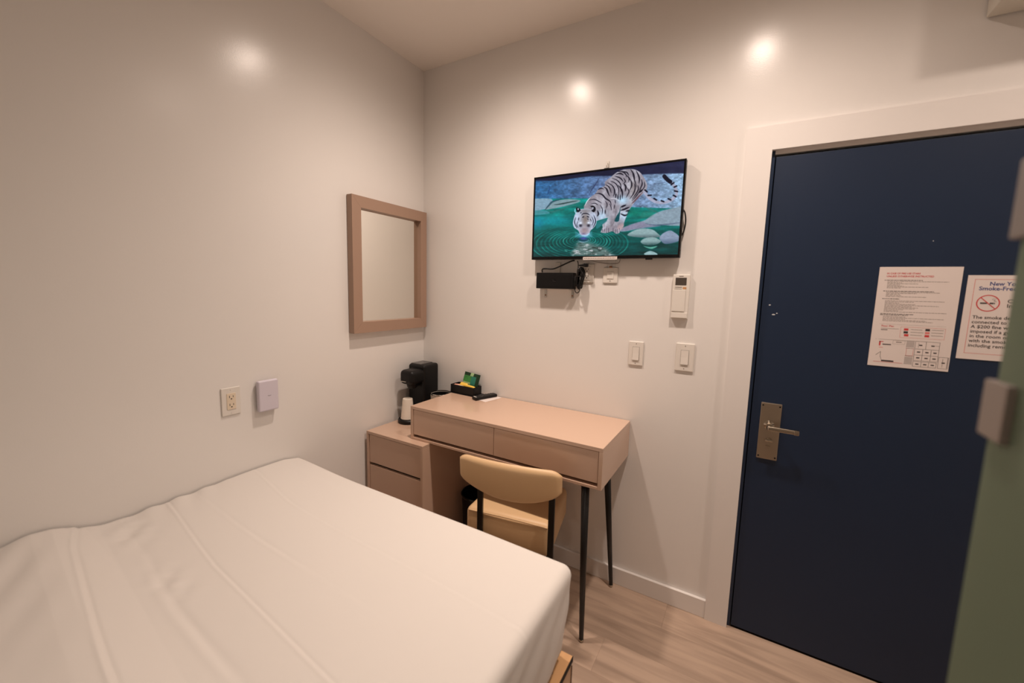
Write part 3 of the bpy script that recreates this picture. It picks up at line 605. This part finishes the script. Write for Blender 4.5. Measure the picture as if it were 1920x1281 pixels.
# ------------------------------------------------------------------ mirror
MY0, MY1, MZ0, MZ1, MD = -.020, -.560, 1.232, 1.932, .042
mi_ = thing('wall_mirror', 'rectangular mirror in a taupe frame on the left wall', 'mirror', (0, (MY0+MY1)/2, MZ0))
FWd = .056
a0, a1, c0, c1 = MY1, MY0, MZ0, MZ1; b0, b1, e0, e1 = MY1+FWd, MY0-.050, MZ0+.058, MZ1-.058
def member(p):
    return MB().prism([(0.004, q[0], q[1]) for q in p], (MD-.004, 0, 0)).obj('frame_rail', M['mirrorframe'], mi_)
g_ = .0004
member([(a0, c0+g_), (a1, c0+g_), (b1, e0), (b0, e0)][::1]); member([(a0, c1-g_), (b0, e1), (b1, e1), (a1, c1-g_)])
member([(a0, c0+2*g_), (b0-g_, e0+g_), (b0-g_, e1-g_), (a0, c1-2*g_)]); member([(a1, c0+2*g_), (a1, c1-2*g_), (b1+g_, e1-g_), (b1+g_, e0+g_)])
MB().box(.0, .012, MY1+.004, MY0-.004, MZ0+.004, MZ1-.004).obj('backing', M['mirrorin'], mi_)
MB().box(.0120, .0135, b0-.002, b1+.002, e0-.002, e1+.002).obj('mirror_glass', M['mirror'], mi_)

# ------------------------------------------------------------------ drawer cabinet
def panelled(parent, y, x0, x1, z0, z1, m, name='drawer'):
    return autosmooth(MB().box(x0, x1, y, y+.018, z0, z1, .0012).obj(name, m, parent))
cb_ = thing('drawer_cabinet', 'low beige drawer cabinet in the corner under the desk end', 'cabinet', (.225, -.235, 0))
KX0, KX1, KY, KZ = .020, .432, -.475, .686
MB().box(KX0, KX1, KY, -.003, KZ-.016, KZ, .0012).obj('top_panel', M['desk'], cb_)
MB().box(KX0, KX0+.016, KY, -.003, .02, KZ-.016, .001).obj('side_panel', M['deskfront'], cb_)
MB().box(KX1-.016, KX1, KY, -.003, .02, KZ-.016, .001).obj('side_panel', M['deskfront'], cb_)
MB().box(KX0, KX1, KY, -.003, .004, .02, .001).obj('bottom_panel', M['deskfront'], cb_)
MB().box(KX0+.016, KX1-.016, KY+.03, -.02, .02, KZ-.017).obj('inner_carcass', M['hole'], cb_)
for z1_, z0_ in ((.667, .511), (.496, .340), (.325, .169), (.154, .024)):
    panelled(cb_, KY+.004, KX0+.0185, KX1-.0185, z0_, z1_, M['deskfront'])

# ------------------------------------------------------------------ desk
dk_ = thing('desk', 'beige lacquered dressing desk with two drawers and black legs', 'desk', (.82, -.22, 0))
X0, X1, Y0, Y1, Z0, Z1 = .3025, 1.3375, -.4262, -.004, .6868, .8635
T = .0165
MB().box(X0, X1, Y0, Y1, Z1-T, Z1, .0012).obj('top_panel', M['desk'], dk_)
MB().box(X0, X0+T, Y0, Y1, Z0, Z1-T, .001).obj('side_panel', M['desk'], dk_)
MB().box(X1-T, X1, Y0, Y1, Z0, Z1-T, .001).obj('side_panel', M['desk'], dk_)
MB().box(X0+T, X1-T, Y0, Y1, Z0, Z0+.012, .001).obj('bottom_panel', M['deskfront'], dk_)
MB().box(X0+T, X1-T, Y0+.03, Y1, Z0+.012, Z1-T).obj('inner_carcass', mat('groove_brown', (112, 76, 54), .6), dk_)
panelled(dk_, Y0+.003, X0+T+.002, .8185, Z0+.026, Z1-T-.002, M['deskfront'])
panelled(dk_, Y0+.003, .8205, X1-T-.002, Z0+.026, Z1-T-.002, M['deskfront'])
for top, ft in (((1.262, -.398), (1.288, -.430)), ((1.255, -.085), (1.301, -.045))):
    lg = MB().cone((*top, Z0), (ft[0], ft[1], .012), .0175, .0095, 24).obj('leg', M['black'], dk_)
    MB().lathe([(0, 0), (.008, .001), (.0105, .006), (.0100, .0125), (0, .0125)], (ft[0], ft[1], 0), 18).obj('foot_glide', M['nickelb'], lg)
    MB().cone((*top, Z0), (*top, Z0-.004), .026, .026, 24).obj('mounting_plate', M['black'], lg)

# ------------------------------------------------------------------ chair
CHX, CHY, CHR = .951, -.288, math.radians(9)
ch = thing('dining_chair', 'tan leatherette chair with curved back tucked under the desk', 'chair', (CHX, CHY, 0), CHR)
# backrest: curved D panel, local coordinates
bmx = bmesh.new(); NU, NV = 36, 14; Rw = .231; grid = {}
def back_pt(u, v, side):
    # u -1..1 across, v 0..1 up
    x = Rw*u-.017; c = abs(u)
    top = .770-.003*c*c-.022*max(0, (c-.80)/.20)**2; low = .600+.058*c**2.2+.014*max(0, (c-.82)/.18)**2
    y = -.280+.030*u*u
    z = low+(top-low)*v
    th_ = .017*math.sqrt(max(0, 1-(2*v-1)**6))*math.sqrt(max(0, 1-c**26))+.001
    nx, ny = .26*u, -1; l = math.hypot(nx, ny)
    lean = (z-.69)*-.10
    return Vector((x+side*th_*nx/l*-1*-1, y+lean+side*th_*ny/l, z))
for side in (1, -1):
    for i in range(NU+1):
        for j in range(NV+1): grid[side, i, j] = bmx.verts.new(back_pt(-1+2*i/NU, j/NV, side))
    for i in range(NU):
        for j in range(NV):
            q = [grid[side, i, j], grid[side, i+1, j], grid[side, i+1, j+1], grid[side, i, j+1]]
            bmx.faces.new(q if side > 0 else q[::-1])
for i in range(NU):
    bmx.faces.new([grid[1, i, 0], grid[-1, i, 0], grid[-1, i+1, 0], grid[1, i+1, 0]]); bmx.faces.new([grid[1, i, NV], grid[1, i+1, NV], grid[-1, i+1, NV], grid[-1, i, NV]])
for j in range(NV):
    bmx.faces.new([grid[1, 0, j], grid[1, 0, j+1], grid[-1, 0, j+1], grid[-1, 0, j]]); bmx.faces.new([grid[1, NU, j], grid[-1, NU, j], grid[-1, NU, j+1], grid[1, NU, j+1]])
mbk = MB(); mbk.bm.free(); mbk.bm = bmx
mbk.obj('backrest', M['leather'], ch, local=True, smooth=True)
# seat: thick cushion with crown
MB().box(-.176, .176, -.222, -.211, .306, .330).box(-.09, .0, -.212, -.15, .306, .326).obj('rear_rail', M['black'], ch, local=True)
seat = MB().box(-.205, .205, -.19, .195, .325, .478, .030, 6)
for v in seat.bm.verts:
    v.co.x *= 1-.30*max(0, v.co.y+.10)
    if v.co.z > .43: v.co.z += .016*max(0, 1-(v.co.x/.2)**2)*max(0, 1-(v.co.y/.21)**2)
bmesh.ops.translate(seat.bm, verts=seat.bm.verts[:], vec=(-.048, 0, 0))
st_ = seat.obj('seat', M['leather'], ch, local=True, smooth=True)
MB().tube([(-.228, -.180, .462), (-.222, -.1885, .468), (-.048, -.192, .474), (.126, -.1885, .468), (.132, -.180, .462)], .0035, 8).obj('piping', M['leather'], st_, local=True)
for sx_ in (-1, 1):
    MB().prism([(sx_*.165-.0125, -.222, .668), (sx_*.165+.0125, -.222, .668), (sx_*.165+.0125, -.210, .668), (sx_*.165-.0125, -.210, .668)], (0, .010, -.668)).obj('leg', M['black'], ch, local=True)
    MB().box(sx_*.165-.0125, sx_*.165+.0125, -.262, -.210, .655, .668).obj('back_bracket', M['black'], ch, local=True)
    MB().box(sx_*.115-.059, sx_*.115-.037, .120, .142, 0, .326, .002).obj('leg', M['black'], ch, local=True)
    MB().box(sx_*.115-.058, sx_*.115-.038, -.188, .142, .306, .326).obj('seat_rail', M['black'], ch, local=True)

bn = thing('waste_bin', 'black bin in the dark under the desk between cabinet and chair', 'bin', (.555, -.145, 0))
autosmooth(MB().lathe([(0, .001), (.078, .001), (.082, .006), (.100, .33), (.097, .33), (.080, .010), (0, .010)], (0, 0, 0), 36).obj('body', M['blackp'], bn, local=True))
autosmooth(MB().lathe([(.097, .326), (.103, .328), (.105, .334), (.101, .339), (.097, .336), (.097, .326)], (0, 0, 0), 36).obj('rim', M['blackg'], bn, local=True))

# ------------------------------------------------------------------ coffee maker, cup, ice bucket
KZT = KZ
cm = thing('coffee_maker', 'black single-cup coffee maker on the cabinet in the room corner', 'coffee maker', (.10, -.13, KZT))
autosmooth(MB().box(.026, .155, -.165, -.03, KZT+.02, 1.018, .016, 5).obj('column', M['blackp'], cm))
autosmooth(MB().box(.048, .152, -.262, -.14, .912, .998, .026, 5).obj('brew_head', M['blackp'], cm))
autosmooth(MB().lathe([(0, .885), (.022, .885), (.030, .895), (.034, .914), (0, .914)], (.10, -.205, 0), 28).obj('spout', M['blackp'], cm))
autosmooth(MB().box(.040, .120, -.155, -.050, 1.014, 1.023, .004, 3).obj('reservoir_lid', M['greyp'], cm))
MB().box(.060, .106, -.2635, -.2615, .930, .934, .0005).obj('chrome_line', M['silver'], cm)
bs = MB().lathe([(0, KZT), (.060, KZT), (.063, KZT+.006), (.063, KZT+.018), (.058, KZT+.024), (0, KZT+.024)], (.102, -.235, 0), 40).box(.04, .155, -.22, -.04, KZT, KZT+.022, .004)
autosmooth(bs.obj('base', M['blackp'], cm))
cupt = tag(autosmooth(MB().lathe([(0, KZT+.1415), (.0265, KZT+.1415), (.0275, KZT+.143), (.0285, KZT+.140), (.0385, KZT+.032), (.0400, KZT+.030), (.0400, KZT+.0255), (.0380, KZT+.0245), (.0370, KZT+.030), (.0270, KZT+.137), (0, KZT+.138)], (.100, -.243, 0), 40).obj('paper_cup', M['papercup'])),
           'white paper cup standing upside down on the coffee maker base', 'cup')
ib = thing('ice_bucket', 'small pale bucket with silver rim behind the desk end', 'bucket', (.236, -.108, KZT))
autosmooth(MB().lathe([(0, 0), (.046, 0), (.048, .003), (.0605, .165), (.0575, .165), (.045, .006), (0, .006)], (0, 0, 0), 40).obj('body', M['bucket'], ib, local=True))
autosmooth(MB().lathe([(.0575, .164), (.0615, .164), (.0635, .168), (.0615, .172), (.0575, .171), (.0575, .164)], (0, 0, 0), 40).obj('rim', M['silver'], ib, local=True))
autosmooth(MB().lathe([(0, .012), (.0455, .012), (.0568, .163), (.0562, .163), (.044, .014), (0, .014)], (0, 0, 0), 40).obj('dark_liner', M['blackp'], ib, local=True))

# ------------------------------------------------------------------ tray with sachets
DZT = .8635
tr = thing('amenity_tray', 'small black open box tray on the back corner of the desk', 'tray', (.378, -.050, DZT), math.radians(-3))
MB().box(-.096, .102, -.046, .044, 0, .003, .001).obj('base_mat', M['blackp'], tr, local=True)
tb = MB().box(-.085, .088, -.038, .038, .003, .006)
tb.box(-.085, .088, -.038, -.033, .003, .050, .001).box(-.085, .088, .033, .038, .003, .050, .001).box(-.085, -.080, -.033, .033, .003, .050, .001).box(.083, .088, -.033, .033, .003, .050, .001)
tb.box(-.002, .001, -.033, .033, .006, .040)
tb.obj('box', M['blackp'], tr, local=True)
def sachet(name, label, c, size, rx=0, ry=0, rz=0, mats=(), paint=None, cat='sachet'):
    w_, h_, t_ = size; bm = bmesh.new(); nx_, nz_ = 10, 8; R_ = Matrix.Translation(c) @ Matrix.Rotation(rz, 4, 'Z') @ Matrix.Rotation(ry, 4, 'Y') @ Matrix.Rotation(rx, 4, 'X')
    vv = {}
    for s_ in (1, -1):
        for i in range(nx_+1):
            for j in range(nz_+1):
                u = i/nx_*2-1; v = j/nz_*2-1; b_ = t_*math.sqrt(max(0, (1-u**4)*(1-v**4)))+.0003
                vv[s_, i, j] = bm.verts.new(R_ @ Vector((u*w_/2, -s_*b_, v*h_/2)))
        for i in range(nx_):
            for j in range(nz_):
                f = bm.faces.new([vv[s_, i, j], vv[s_, i+1, j], vv[s_, i+1, j+1], vv[s_, i, j+1]]); f.smooth = True
                f.material_index = paint(i/(nx_-1), j/(nz_-1)) if paint else 0
    bmesh.ops.recalc_face_normals(bm, faces=bm.faces[:])
    me = bpy.data.meshes.new(name); bm.to_mesh(me); bm.free()
    for m_ in mats: me.materials.append(m_)
    o = bpy.data.objects.new(name, me); COL.objects.link(o); return tag(o, label, cat)
def teapaint(u, v):
    if v > .80: return 1 if (u < .35 or u > .65) else 2
    if u > .88: return 1
    if v < .22 and u < .45: return 2
    return 3 if u > .5 and v < .75 and .55 < u < .85 else 0
sachet('tea_sachet', 'green and black tea packet standing up in the black tray', Vector((.403, -.030, .945)), (.112, .076, .004), rx=-.28, ry=.09, mats=(M['green'], M['dkgreen'], M['ltgreen'], M['teal']), paint=teapaint)
sachet('sugar_stick', 'flat yellow packet in the tray left of the green packet', Vector((.363, -.052, .914)), (.050, .026, .004), rx=-.9, ry=.10, mats=(M['yellow'],))
sachet('sugar_stick', 'yellow sugar stick lying over the tray in front of the green packet', Vector((.405, -.060, .9105)), (.090, .015, .0055), rx=-1.2, ry=.06, rz=-.04, mats=(M['yellow'],))
sachet('sweetener_packet', 'pinkish packet at the left end of the black tray', Vector((.322, -.058, .905)), (.045, .030, .003), rx=-1.25, rz=.3, mats=(M['pink'],))
sachet('creamer_packet', 'white paper packet in the middle front of the black tray', Vector((.352, -.068, .9045)), (.052, .018, .003), rx=-1.2, rz=-.25, mats=(M['papercup'],))
sachet('creamer_packet', 'white paper stick at the front right of the black tray', Vector((.402, -.074, .899)), (.060, .012, .003), rx=-1.3, rz=-.1, mats=(M['paper'],))
# notepad paper, remote, pen
tag(MB().box(-.05, .05, -.065, .065, 0, .0012).obj('note_paper', M['paper']), 'white sheet of paper under the black remote on the desk', 'paper')
npp = bpy.data.objects['note_paper']; npp.location = (.548, -.072, DZT+.0002); npp.rotation_euler = (0, 0, math.radians(-12))
rm = thing('remote_control', 'black remote control lying on white paper on the desk', 'remote control', (.535, -.080, DZT+.0016), math.radians(-20))
autosmooth(MB().box(-.0215, .0215, -.075, .075, 0, .017, .006, 4).obj('housing', M['blackp'], rm, local=True))
for i in range(3):
    for j in range(7):
        MB().box(-.0135+i*.0135-.0038, -.0135+i*.0135+.0038, -.048+j*.0165-.003, -.048+j*.0165+.003, .0168, .0184, .0008, 1).obj('button', M['greyp'], rm, local=True)
MB().box(-.012, .012, -.070, -.063, .0168, .0178).obj('label', M['white'], rm, local=True)
pn = thing('pen', 'thin black pen tip showing between black tray and remote', 'pen', (.490, -.05, DZT+.005), 0)
MB().cone((-.025, -.02, .0), (.022, .030, .0), .004, .004, 12).obj('barrel', M['blackp'], pn, local=True)
MB().cone((.022, .030, 0), (.028, .036, 0), .004, .0015, 12).obj('tip', M['blackg'], pn, local=True)

# ------------------------------------------------------------------ papers on door
def U(px, py):  # sheet-1 relative coordinates (0..1, 0..1 from top)
    return px, py
p1 = thing('evacuation_notice', 'legal-size fire notice with floor plan on blue door, left sheet', 'notice', (2.2975, 0, 1.4185))
PX0, PX1, PZ0, PZ1 = 2.190, 2.405, 1.239, 1.598
MB().box(PX0, PX1, -.0022, -.0006, PZ0, PZ1).obj('sheet', M['paper'], p1)
def P1(u, v): return PX0+u*(PX1-PX0), PZ1-v*(PZ1-PZ0)
inks = [M['redink'], M['greyink'], M['blackink'], M['pinkink'], M['lightink']]
yp = -.0024
for u_, v_, t_, z_s, b_o, s_x in ((.10, .072, 'IN CASE OF FIRE USE STAIRS', .0082, .018, .86), (.10, .100, 'UNLESS OTHERWISE INSTRUCTED', .0082, .018, .98), (.115, .596, 'Floor Plan', .0085, .012, 1)):
    tx_ = MB(); x_, z_ = P1(u_, v_); text_on(tx_, t_, x_, z_, yp, z_s, 0, b_o, s_x); o = tx_.obj('red_lettering', M['redink'], p1); o['kind'] = 'stuff'
ln = MB(); random.seed(21)
def wordline(u0, u1, v, h, mi):
    u = u0
    while u < u1:
        l = min(random.uniform(.015, .05), u1-u)
        xa, za = P1(u, v); xb, zb = P1(u+l, v+h); ln.poly([(xa, yp, za), (xb, yp, za), (xb, yp, zb), (xa, yp, zb)], mi); u += l+.007
rows = [(.128, .08, .55, 2), (.142, .12, .86, 1), (.153, .12, .30, 1), (.163, .12, .50, 1), (.174, .12, .28, 1), (.185, .12, .33, 1), (.195, .12, .63, 1), (.205, .12, .30, 1),
        (.236, .08, .70, 2), (.248, .12, .77, 1), (.258, .12, .50, 1), (.269, .12, .30, 1), (.280, .12, .32, 1), (.291, .12, .62, 1), (.313, .08, .30, 2),
        (.332, .12, .84, 1), (.343, .12, .48, 1), (.354, .12, .30, 1), (.365, .12, .50, 1), (.376, .12, .78, 1), (.387, .12, .46, 1), (.398, .12, .54, 1), (.409, .12, .50, 1), (.420, .12, .36, 1), (.431, .12, .30, 1), (.442, .12, .88, 1),
        (.463, .08, .50, 2), (.474, .08, .43, 2), (.490, .12, .40, 1), (.501, .12, .86, 1), (.512, .12, .40, 1), (.523, .12, .66, 1), (.534, .12, .74, 1)]
for v, u0, u1, k in rows: wordline(u0, u1, v, .0042 if k == 1 else .0055, k)
ln.obj('text_lines', inks, p1)['kind'] = 'stuff'
pl = MB()
def seg_(u0, v0, u1, v1, w_=.0008, mi=2):
    xa, za = P1(u0, v0); xb, zb = P1(u1, v1); d = Vector((xb-xa, 0, zb-za)); n = Vector((-d.z, 0, d.x)).normalized()*w_/2 if d.length else Vector((0, 0, 0))
    a = Vector((xa, yp, za)); b2 = Vector((xb, yp, zb)); pl.poly([a-n, b2-n, b2+n, a+n], mi)
def rct(u0, v0, u1, v1, w_=.0008, mi=2): seg_(u0, v0, u1, v0, w_, mi); seg_(u1, v0, u1, v1, w_, mi); seg_(u1, v1, u0, v1, w_, mi); seg_(u0, v1, u0, v0, w_, mi)
def blk(u0, v0, u1, v1, mi=2):
    xa, za = P1(u0, v0); xb, zb = P1(u1, v1); pl.poly([(xa, yp, za), (xb, yp, za), (xb, yp, zb), (xa, yp, zb)], mi)
seg_(.09, .570, .90, .570, .0006, 4)
blk(.115, .612, .34, .6155, 1); blk(.115, .624, .20, .630, 2)
rct(.365, .590, .90, .695, .0007, 3)
for (a, b_, c_) in ((.405, .603, 0), (.405, .632, 2), (.415, .660, 0), (.665, .598, 2), (.665, .628, 3), (.665, .658, 0)): blk(a, b_, a+.055, b_+.022, c_)
for k in range(3): blk(.49, .610+.027*k, .63+.02*(k == 1), .614+.027*k, 1); blk(.74, .606+.027*k, .88, .610+.027*k, 1)
# floor plan
seg_(.10, .725, .48, .725, .0008, 1); seg_(.08, .725, .06, .725, .0008, 1); seg_(.07, .955, .44, .955, .0012, 0); rct(.29, .730, .44, .765, .0005, 1); blk(.33, .742, .40, .75, 1)
blk(.115, .745, .135, .79, 0); blk(.115, .745, .17, .752, 0); blk(.16, .77, .27, .78, 2); blk(.12, .805, .17, .81, 3)
seg_(.09, .89, .15, .85, .001, 2); seg_(.15, .85, .15, .90, .001, 2); seg_(.15, .90, .17, .93, .001, 2); blk(.17, .935, .33, .95, 2)
for vv_ in (.725, .800, .875, .955): seg_(.46, vv_, .56, vv_, .001, 2)
for k in range(9):
    seg_(.465+.011*k, .73, .465+.011*k, .79, .0007, 2); seg_(.465+.011*k, .885, .465+.011*k, .95, .0007, 2)
rct(.47, .80, .555, .872, .0007, 0)
for (u0, v0, u1, v1) in ((.57, .725, .70, .80), (.70, .725, .86, .80), (.57, .80, .67, .86), (.67, .80, .77, .86), (.77, .80, .86, .86), (.57, .86, .67, .915), (.67, .86, .77, .915), (.77, .86, .86, .915), (.57, .925, .67, .975), (.67, .925, .76, .975), (.76, .925, .85, .975), (.87, .865, .985, .975)):
    rct(u0, v0, u1, v1, .0008, 2); um, vm = (u0+u1)/2, (v0+v1)/2; blk(um-.018, vm-.006, um+.022, vm+.005, 2)
seg_(.61, .74, .61, .785, .0006, 2); seg_(.80, .76, .86, .76, .0006, 2); seg_(.92, .88, .92, .96, .0008, 2); seg_(.975, .87, .975, .97, .0014, 1)
pl.obj('floor_plan', inks, p1)['kind'] = 'stuff'
# sheet 2
p2 = thing('smoke_notice', 'letter-size no-smoking notice with red border, right sheet on door', 'notice', (2.527, 0, 1.43))
QX0, QX1, QZ0, QZ1 = 2.4185, 2.6345, 1.289, 1.570
MB().box(QX0, QX1, -.0022, -.0006, QZ0, QZ1).obj('sheet', M['paper'], p2)
qb = MB(); q0, q1, q2_, q3 = QX0+.017, QX1-.017, QZ0+.020, QZ1-.013
for (xa, xb, za, zb) in ((q0, q1, q3-.0012, q3), (q0, q1, q2_, q2_+.0012), (q0, q0+.0012, q2_, q3), (q1-.0012, q1, q2_, q3)): qb.poly([(xa, yp, za), (xb, yp, za), (xb, yp, zb), (xa, yp, zb)])
qb.obj('red_border', M['pinkink'], p2)
qt = MB(); text_on(qt, 'New York City', QX0+.052, QZ1-.0335, yp, .0175, 0, .022, .98); text_on(qt, 'Smoke-Free Air', QX0+.029, QZ1-.0490, yp, .0175, 0, .022, 1.0); qt.obj('blue_heading', M['blueink'], p2)['kind'] = 'stuff'
sg = MB(); cxs, czs, ro, ri = QX0+.055, QZ1-.0915, .0275, .0245
N_ = 48
for k in range(N_):
    a, b_ = 2*PI*k/N_, 2*PI*(k+1)/N_; sg.poly([(cxs+ro*math.cos(a), yp, czs+ro*math.sin(a)), (cxs+ro*math.cos(b_), yp, czs+ro*math.sin(b_)), (cxs+ri*math.cos(b_), yp, czs+ri*math.sin(b_)), (cxs+ri*math.cos(a), yp, czs+ri*math.sin(a))])
sg.poly([(cxs-.0182, yp-.0002, czs+.0165), (cxs-.0165, yp-.0002, czs+.0182), (cxs+.0182, yp-.0002, czs-.0165), (cxs+.0165, yp-.0002, czs-.0182)])
sg.obj('prohibition_ring', M['redink'], p2)
cg = MB()
def cq(xa, xb, za, zb, mi): cg.poly([(cxs+xa, yp, czs+za), (cxs+xb, yp, czs+za), (cxs+xb, yp, czs+zb), (cxs+xa, yp, czs+zb)], mi)
cq(-.018, -.002, -.0026, .0022, 0); cq(.004, .013, -.0026, .0022, 0); cq(.014, .016, -.0026, .0022, 0)
for k, (ox, am) in enumerate(((.012, .003), (.016, .0025))):
    pr = [(cxs+ox+am*math.sin(t*2.2+k), czs+.004+t*.0042) for t in np.linspace(0, 3.2, 9)]
    for (xa, za), (xb, zb) in zip(pr, pr[1:]): cg.poly([(xa-.0006, yp, za), (xa+.0006, yp, za), (xb+.0006, yp, zb), (xb-.0006, yp, zb)], 1)
cg.obj('cigarette_symbol', [M['blackink'], M['greyink']], p2)
qs = MB(); text_on(qs, 'Clean', QX0+.098, QZ1-.089, yp, .017, 0, .015); text_on(qs, 'Indoor Air', QX0+.098, QZ1-.104, yp, .017, 0, .015)
for k, s in enumerate(('The smoke detector is', 'connected to the hotel.', 'A $200 fine will be', 'imposed if a guest smokes', 'in the room or tampers', 'with the smoke detector,', 'including removing it.')):
    text_on(qs, s, QX0+.024+.0*k, QZ1-.1435-k*.0158, yp, .0150, 0, .016, 1.0)
qs.obj('body_text', M['blackink'], p2)['kind'] = 'stuff'

# ------------------------------------------------------------------ bed
bf = thing('platform_bed', 'pale plywood platform bed frame under the white bedding', 'bed', (.70, -1.85, 0))
BX0, BX1, BY0, BY1 = .02, 1.398, -.838, -2.86
MB().box(BX0, BX1, BY1, BY0, .322, .335, .001).obj('top_board', M['wood'], bf)
MB().box(BX1, BX1+.0025, BY1, BY0, .317, .3352, .0008).obj('edge_band', M['hole'], bf)
MB().box(BX1-.0005, BX1+.002, BY0-.0065, BY0-.003, .04, .306).obj('edge_band', M['mirrorin'], bf)
MB().box(BX1-.020, BX1-.001, BY1+.01, BY0-.003, .04, .306, .002).obj('side_board', M['woodside'], bf)
MB().box(BX0+.01, BX1-.024, BY0-.030, BY0-.010, .04, .288, .002).obj('foot_board', M['woodside'], bf)
MB().box(BX0+.01, BX1-.024, BY1+.01, BY1+.03, .04, .288, .002).obj('head_board_rail', M['woodside'], bf)
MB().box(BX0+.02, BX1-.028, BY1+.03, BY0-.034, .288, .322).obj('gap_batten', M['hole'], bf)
for lx, ly in ((.08, -.93), (1.33, -.93), (.08, -2.78), (1.33, -2.78)):
    MB().box(lx-.03, lx+.03, ly-.03, ly+.03, 0, .288, .002).obj('leg', M['woodside'], bf)
MB().cone((1.365, -.925, .335), (1.365, -.925, .3356), .004, .004, 12).obj('bolt_head', M['greymark'], bf)
tag(autosmooth(MB().box(.045, 1.345, -2.80, -.895, .336, .60, .05, 5).obj('mattress', M['mattress'])), 'thick white mattress between the plywood bed frame and the duvet', 'mattress')
# duvet as draped grid
def ztop(x, y):
    z = .652+.003*math.sin(3*x+1.3*y)
    wl = math.exp(-(x/.30)**2)
    z += wl*np.interp(-y, [.84, .93, 1.09, 1.37, 1.50, 1.57, 1.62, 1.68, 1.8, 2.9], [.012, .032, .034, .028, .022, .026, .036, .038, .034, .03])
    yy = y+.10*x
    z += np.interp(-yy, [1.48, 1.54, 1.60, 1.64, 1.68, 1.78, 2.1, 2.9], [0, .006, .022, .034, .036, .026, -.004, -.004])*(1-.35*x)
    def crease(yc, wdt, amp):                      # thin raised hem with a groove beside it
        t = (y-yc)/wdt; return amp*(math.exp(-(t+.9)**2)-1.1*math.exp(-(t-.9)**2))
    z += crease(np.interp(x, [0, .49, .80, 1.12, 1.4], [-1.355, -1.418, -1.444, -1.471, -1.49]), .0042, .0011)
    z += crease(np.interp(x, [0, .35, .82, 1.17, 1.41], [-1.054, -1.105, -1.122, -1.134, -1.15]), .005, .0008*(1 if x < .4 else .55))
    z += crease(np.interp(x, [0, .146, .382, .557, .682, .75, 1.4], [-1.585, -1.624, -1.658, -1.683, -1.699, -1.706, -1.80]), .0055, .0024)
    z += crease(np.interp(x, [.3, .433, .615, .875, 1.2], [-1.51, -1.536, -1.555, -1.567, -1.58]),   .010, .0016*math.exp(-((x-.7)/.35)**2))
    z += crease(-1.275-.02*x, .006, .0006*math.exp(-((x-.5)/.4)**2))
    env = math.exp(-((y+1.49+.06*x)/.045)**2)*math.exp(-((x-.12)/.10)**2)+.8*math.exp(-((y+1.515)/.035)**2)*math.exp(-((x-.47)/.09)**2)
    z += env*(.0050*math.sin(62*x+40*y)+.0030*math.sin(97*x-51*y+1))
    env2 = math.exp(-(x/.09)**2)*max(0, 1-((y+1.36)/.22)**2); z += env2*.0035*math.sin(75*y+24*x)
    env3 = 1/(1+math.exp((y+1.70)/.02))*math.exp(-(x/.35)**2); z += env3*.005*math.sin(48*y+38*x)
    z += .0012*math.sin(9*x+4*y)*math.sin(11*y-3*x)
    return z
XR, YF, RR = 1.392, -.842, .032          # right and foot planes of the drape, edge radius
xs = list(np.linspace(.008, XR-RR, 190)); ys = list(np.linspace(-2.84, -1.86, 50, endpoint=False))+list(np.linspace(-1.86, -1.02, 330, endpoint=False))+list(np.linspace(-1.02, YF-RR, 24))
DROP = .30; nd = 26
ds = [DROP*((k+1)/nd)**1.25 for k in range(nd)]
xa_ = [(x, 0) for x in xs]+[(xs[-1], d) for d in ds]; ya_ = [(y, 0) for y in ys]+[(ys[-1], d) for d in ds]
verts = []
for (y, dy) in ya_:
    for (x, dx) in xa_:
        q = math.hypot(dx, dy); s = max(dx, dy); z0 = ztop(x, y)
        if s == 0: verts.append((x, y, z0)); continue
        ux, uy = dx/q, dy/q; arc = RR*PI/2
        if s < arc: a = s/RR; out, dn = RR*math.sin(a), RR*(1-math.cos(a))
        else:
            out, dn = RR, RR+(s-arc)
            k_ = (s-arc)
            out -= .12*k_*k_*(1.5 if ux > .5 else .6)+.02*k_
            tt_ = (y*7.0 if dx > dy else x*7.0)
            out += .010*min(1, k_/.12)*(.5*math.sin(tt_*1.7+.6)+.5*math.sin(tt_*.73+2))+.0022*min(1, k_/.05)*math.sin(34*(x+y)+26*k_+2*math.sin(9*k_))
            if dx > 0 and dy > 0: out -= .008*math.sin(math.atan2(dy, dx)*2)**2*min(1, k_/.1)
        verts.append((x+ux*out, y+uy*out, z0-dn))
nxv = len(xa_); faces = []
for j in range(len(ya_)-1):
    for i in range(nxv-1): a = j*nxv+i; faces.append((a, a+1, a+nxv+1, a+nxv))
me = bpy.data.meshes.new('duvet'); me.from_pydata(verts, [], faces); me.materials.append(M['sheet'])
for p in me.polygons: p.use_smooth = True
dv = bpy.data.objects.new('duvet', me); COL.objects.link(dv); tag(dv, 'smooth white duvet covering the whole bed beside the left wall', 'duvet')
sd = dv.modifiers.new('thickness', 'SOLIDIFY'); sd.thickness = .006; sd.offset = -1

# ------------------------------------------------------------------ glass partition
GX, GY, GB = 2.015, -1.345, -2.45
gp = thing('glass_screen', 'green frosted glass screen with metal clamps at the right edge', 'glass screen', (GX, GY, 0))
MB().box(GX, GX+.010, GB, GY, .01, 2.15, .001).obj('glass_pane', M['fglass'], gp)
for z0_, z1_ in ((1.344, 1.402), (1.543, 1.62), (.25, .31)):
    hn = autosmooth(MB().box(GX-.007, GX+.017, GY-.038, GY+.006, z0_, z1_, .002).obj('clamp', M['clamp'], gp))
MB().box(GX-.003, GX+.013, GB, GY-.05, 0, .012).obj('floor_channel', M['clamp'], gp)
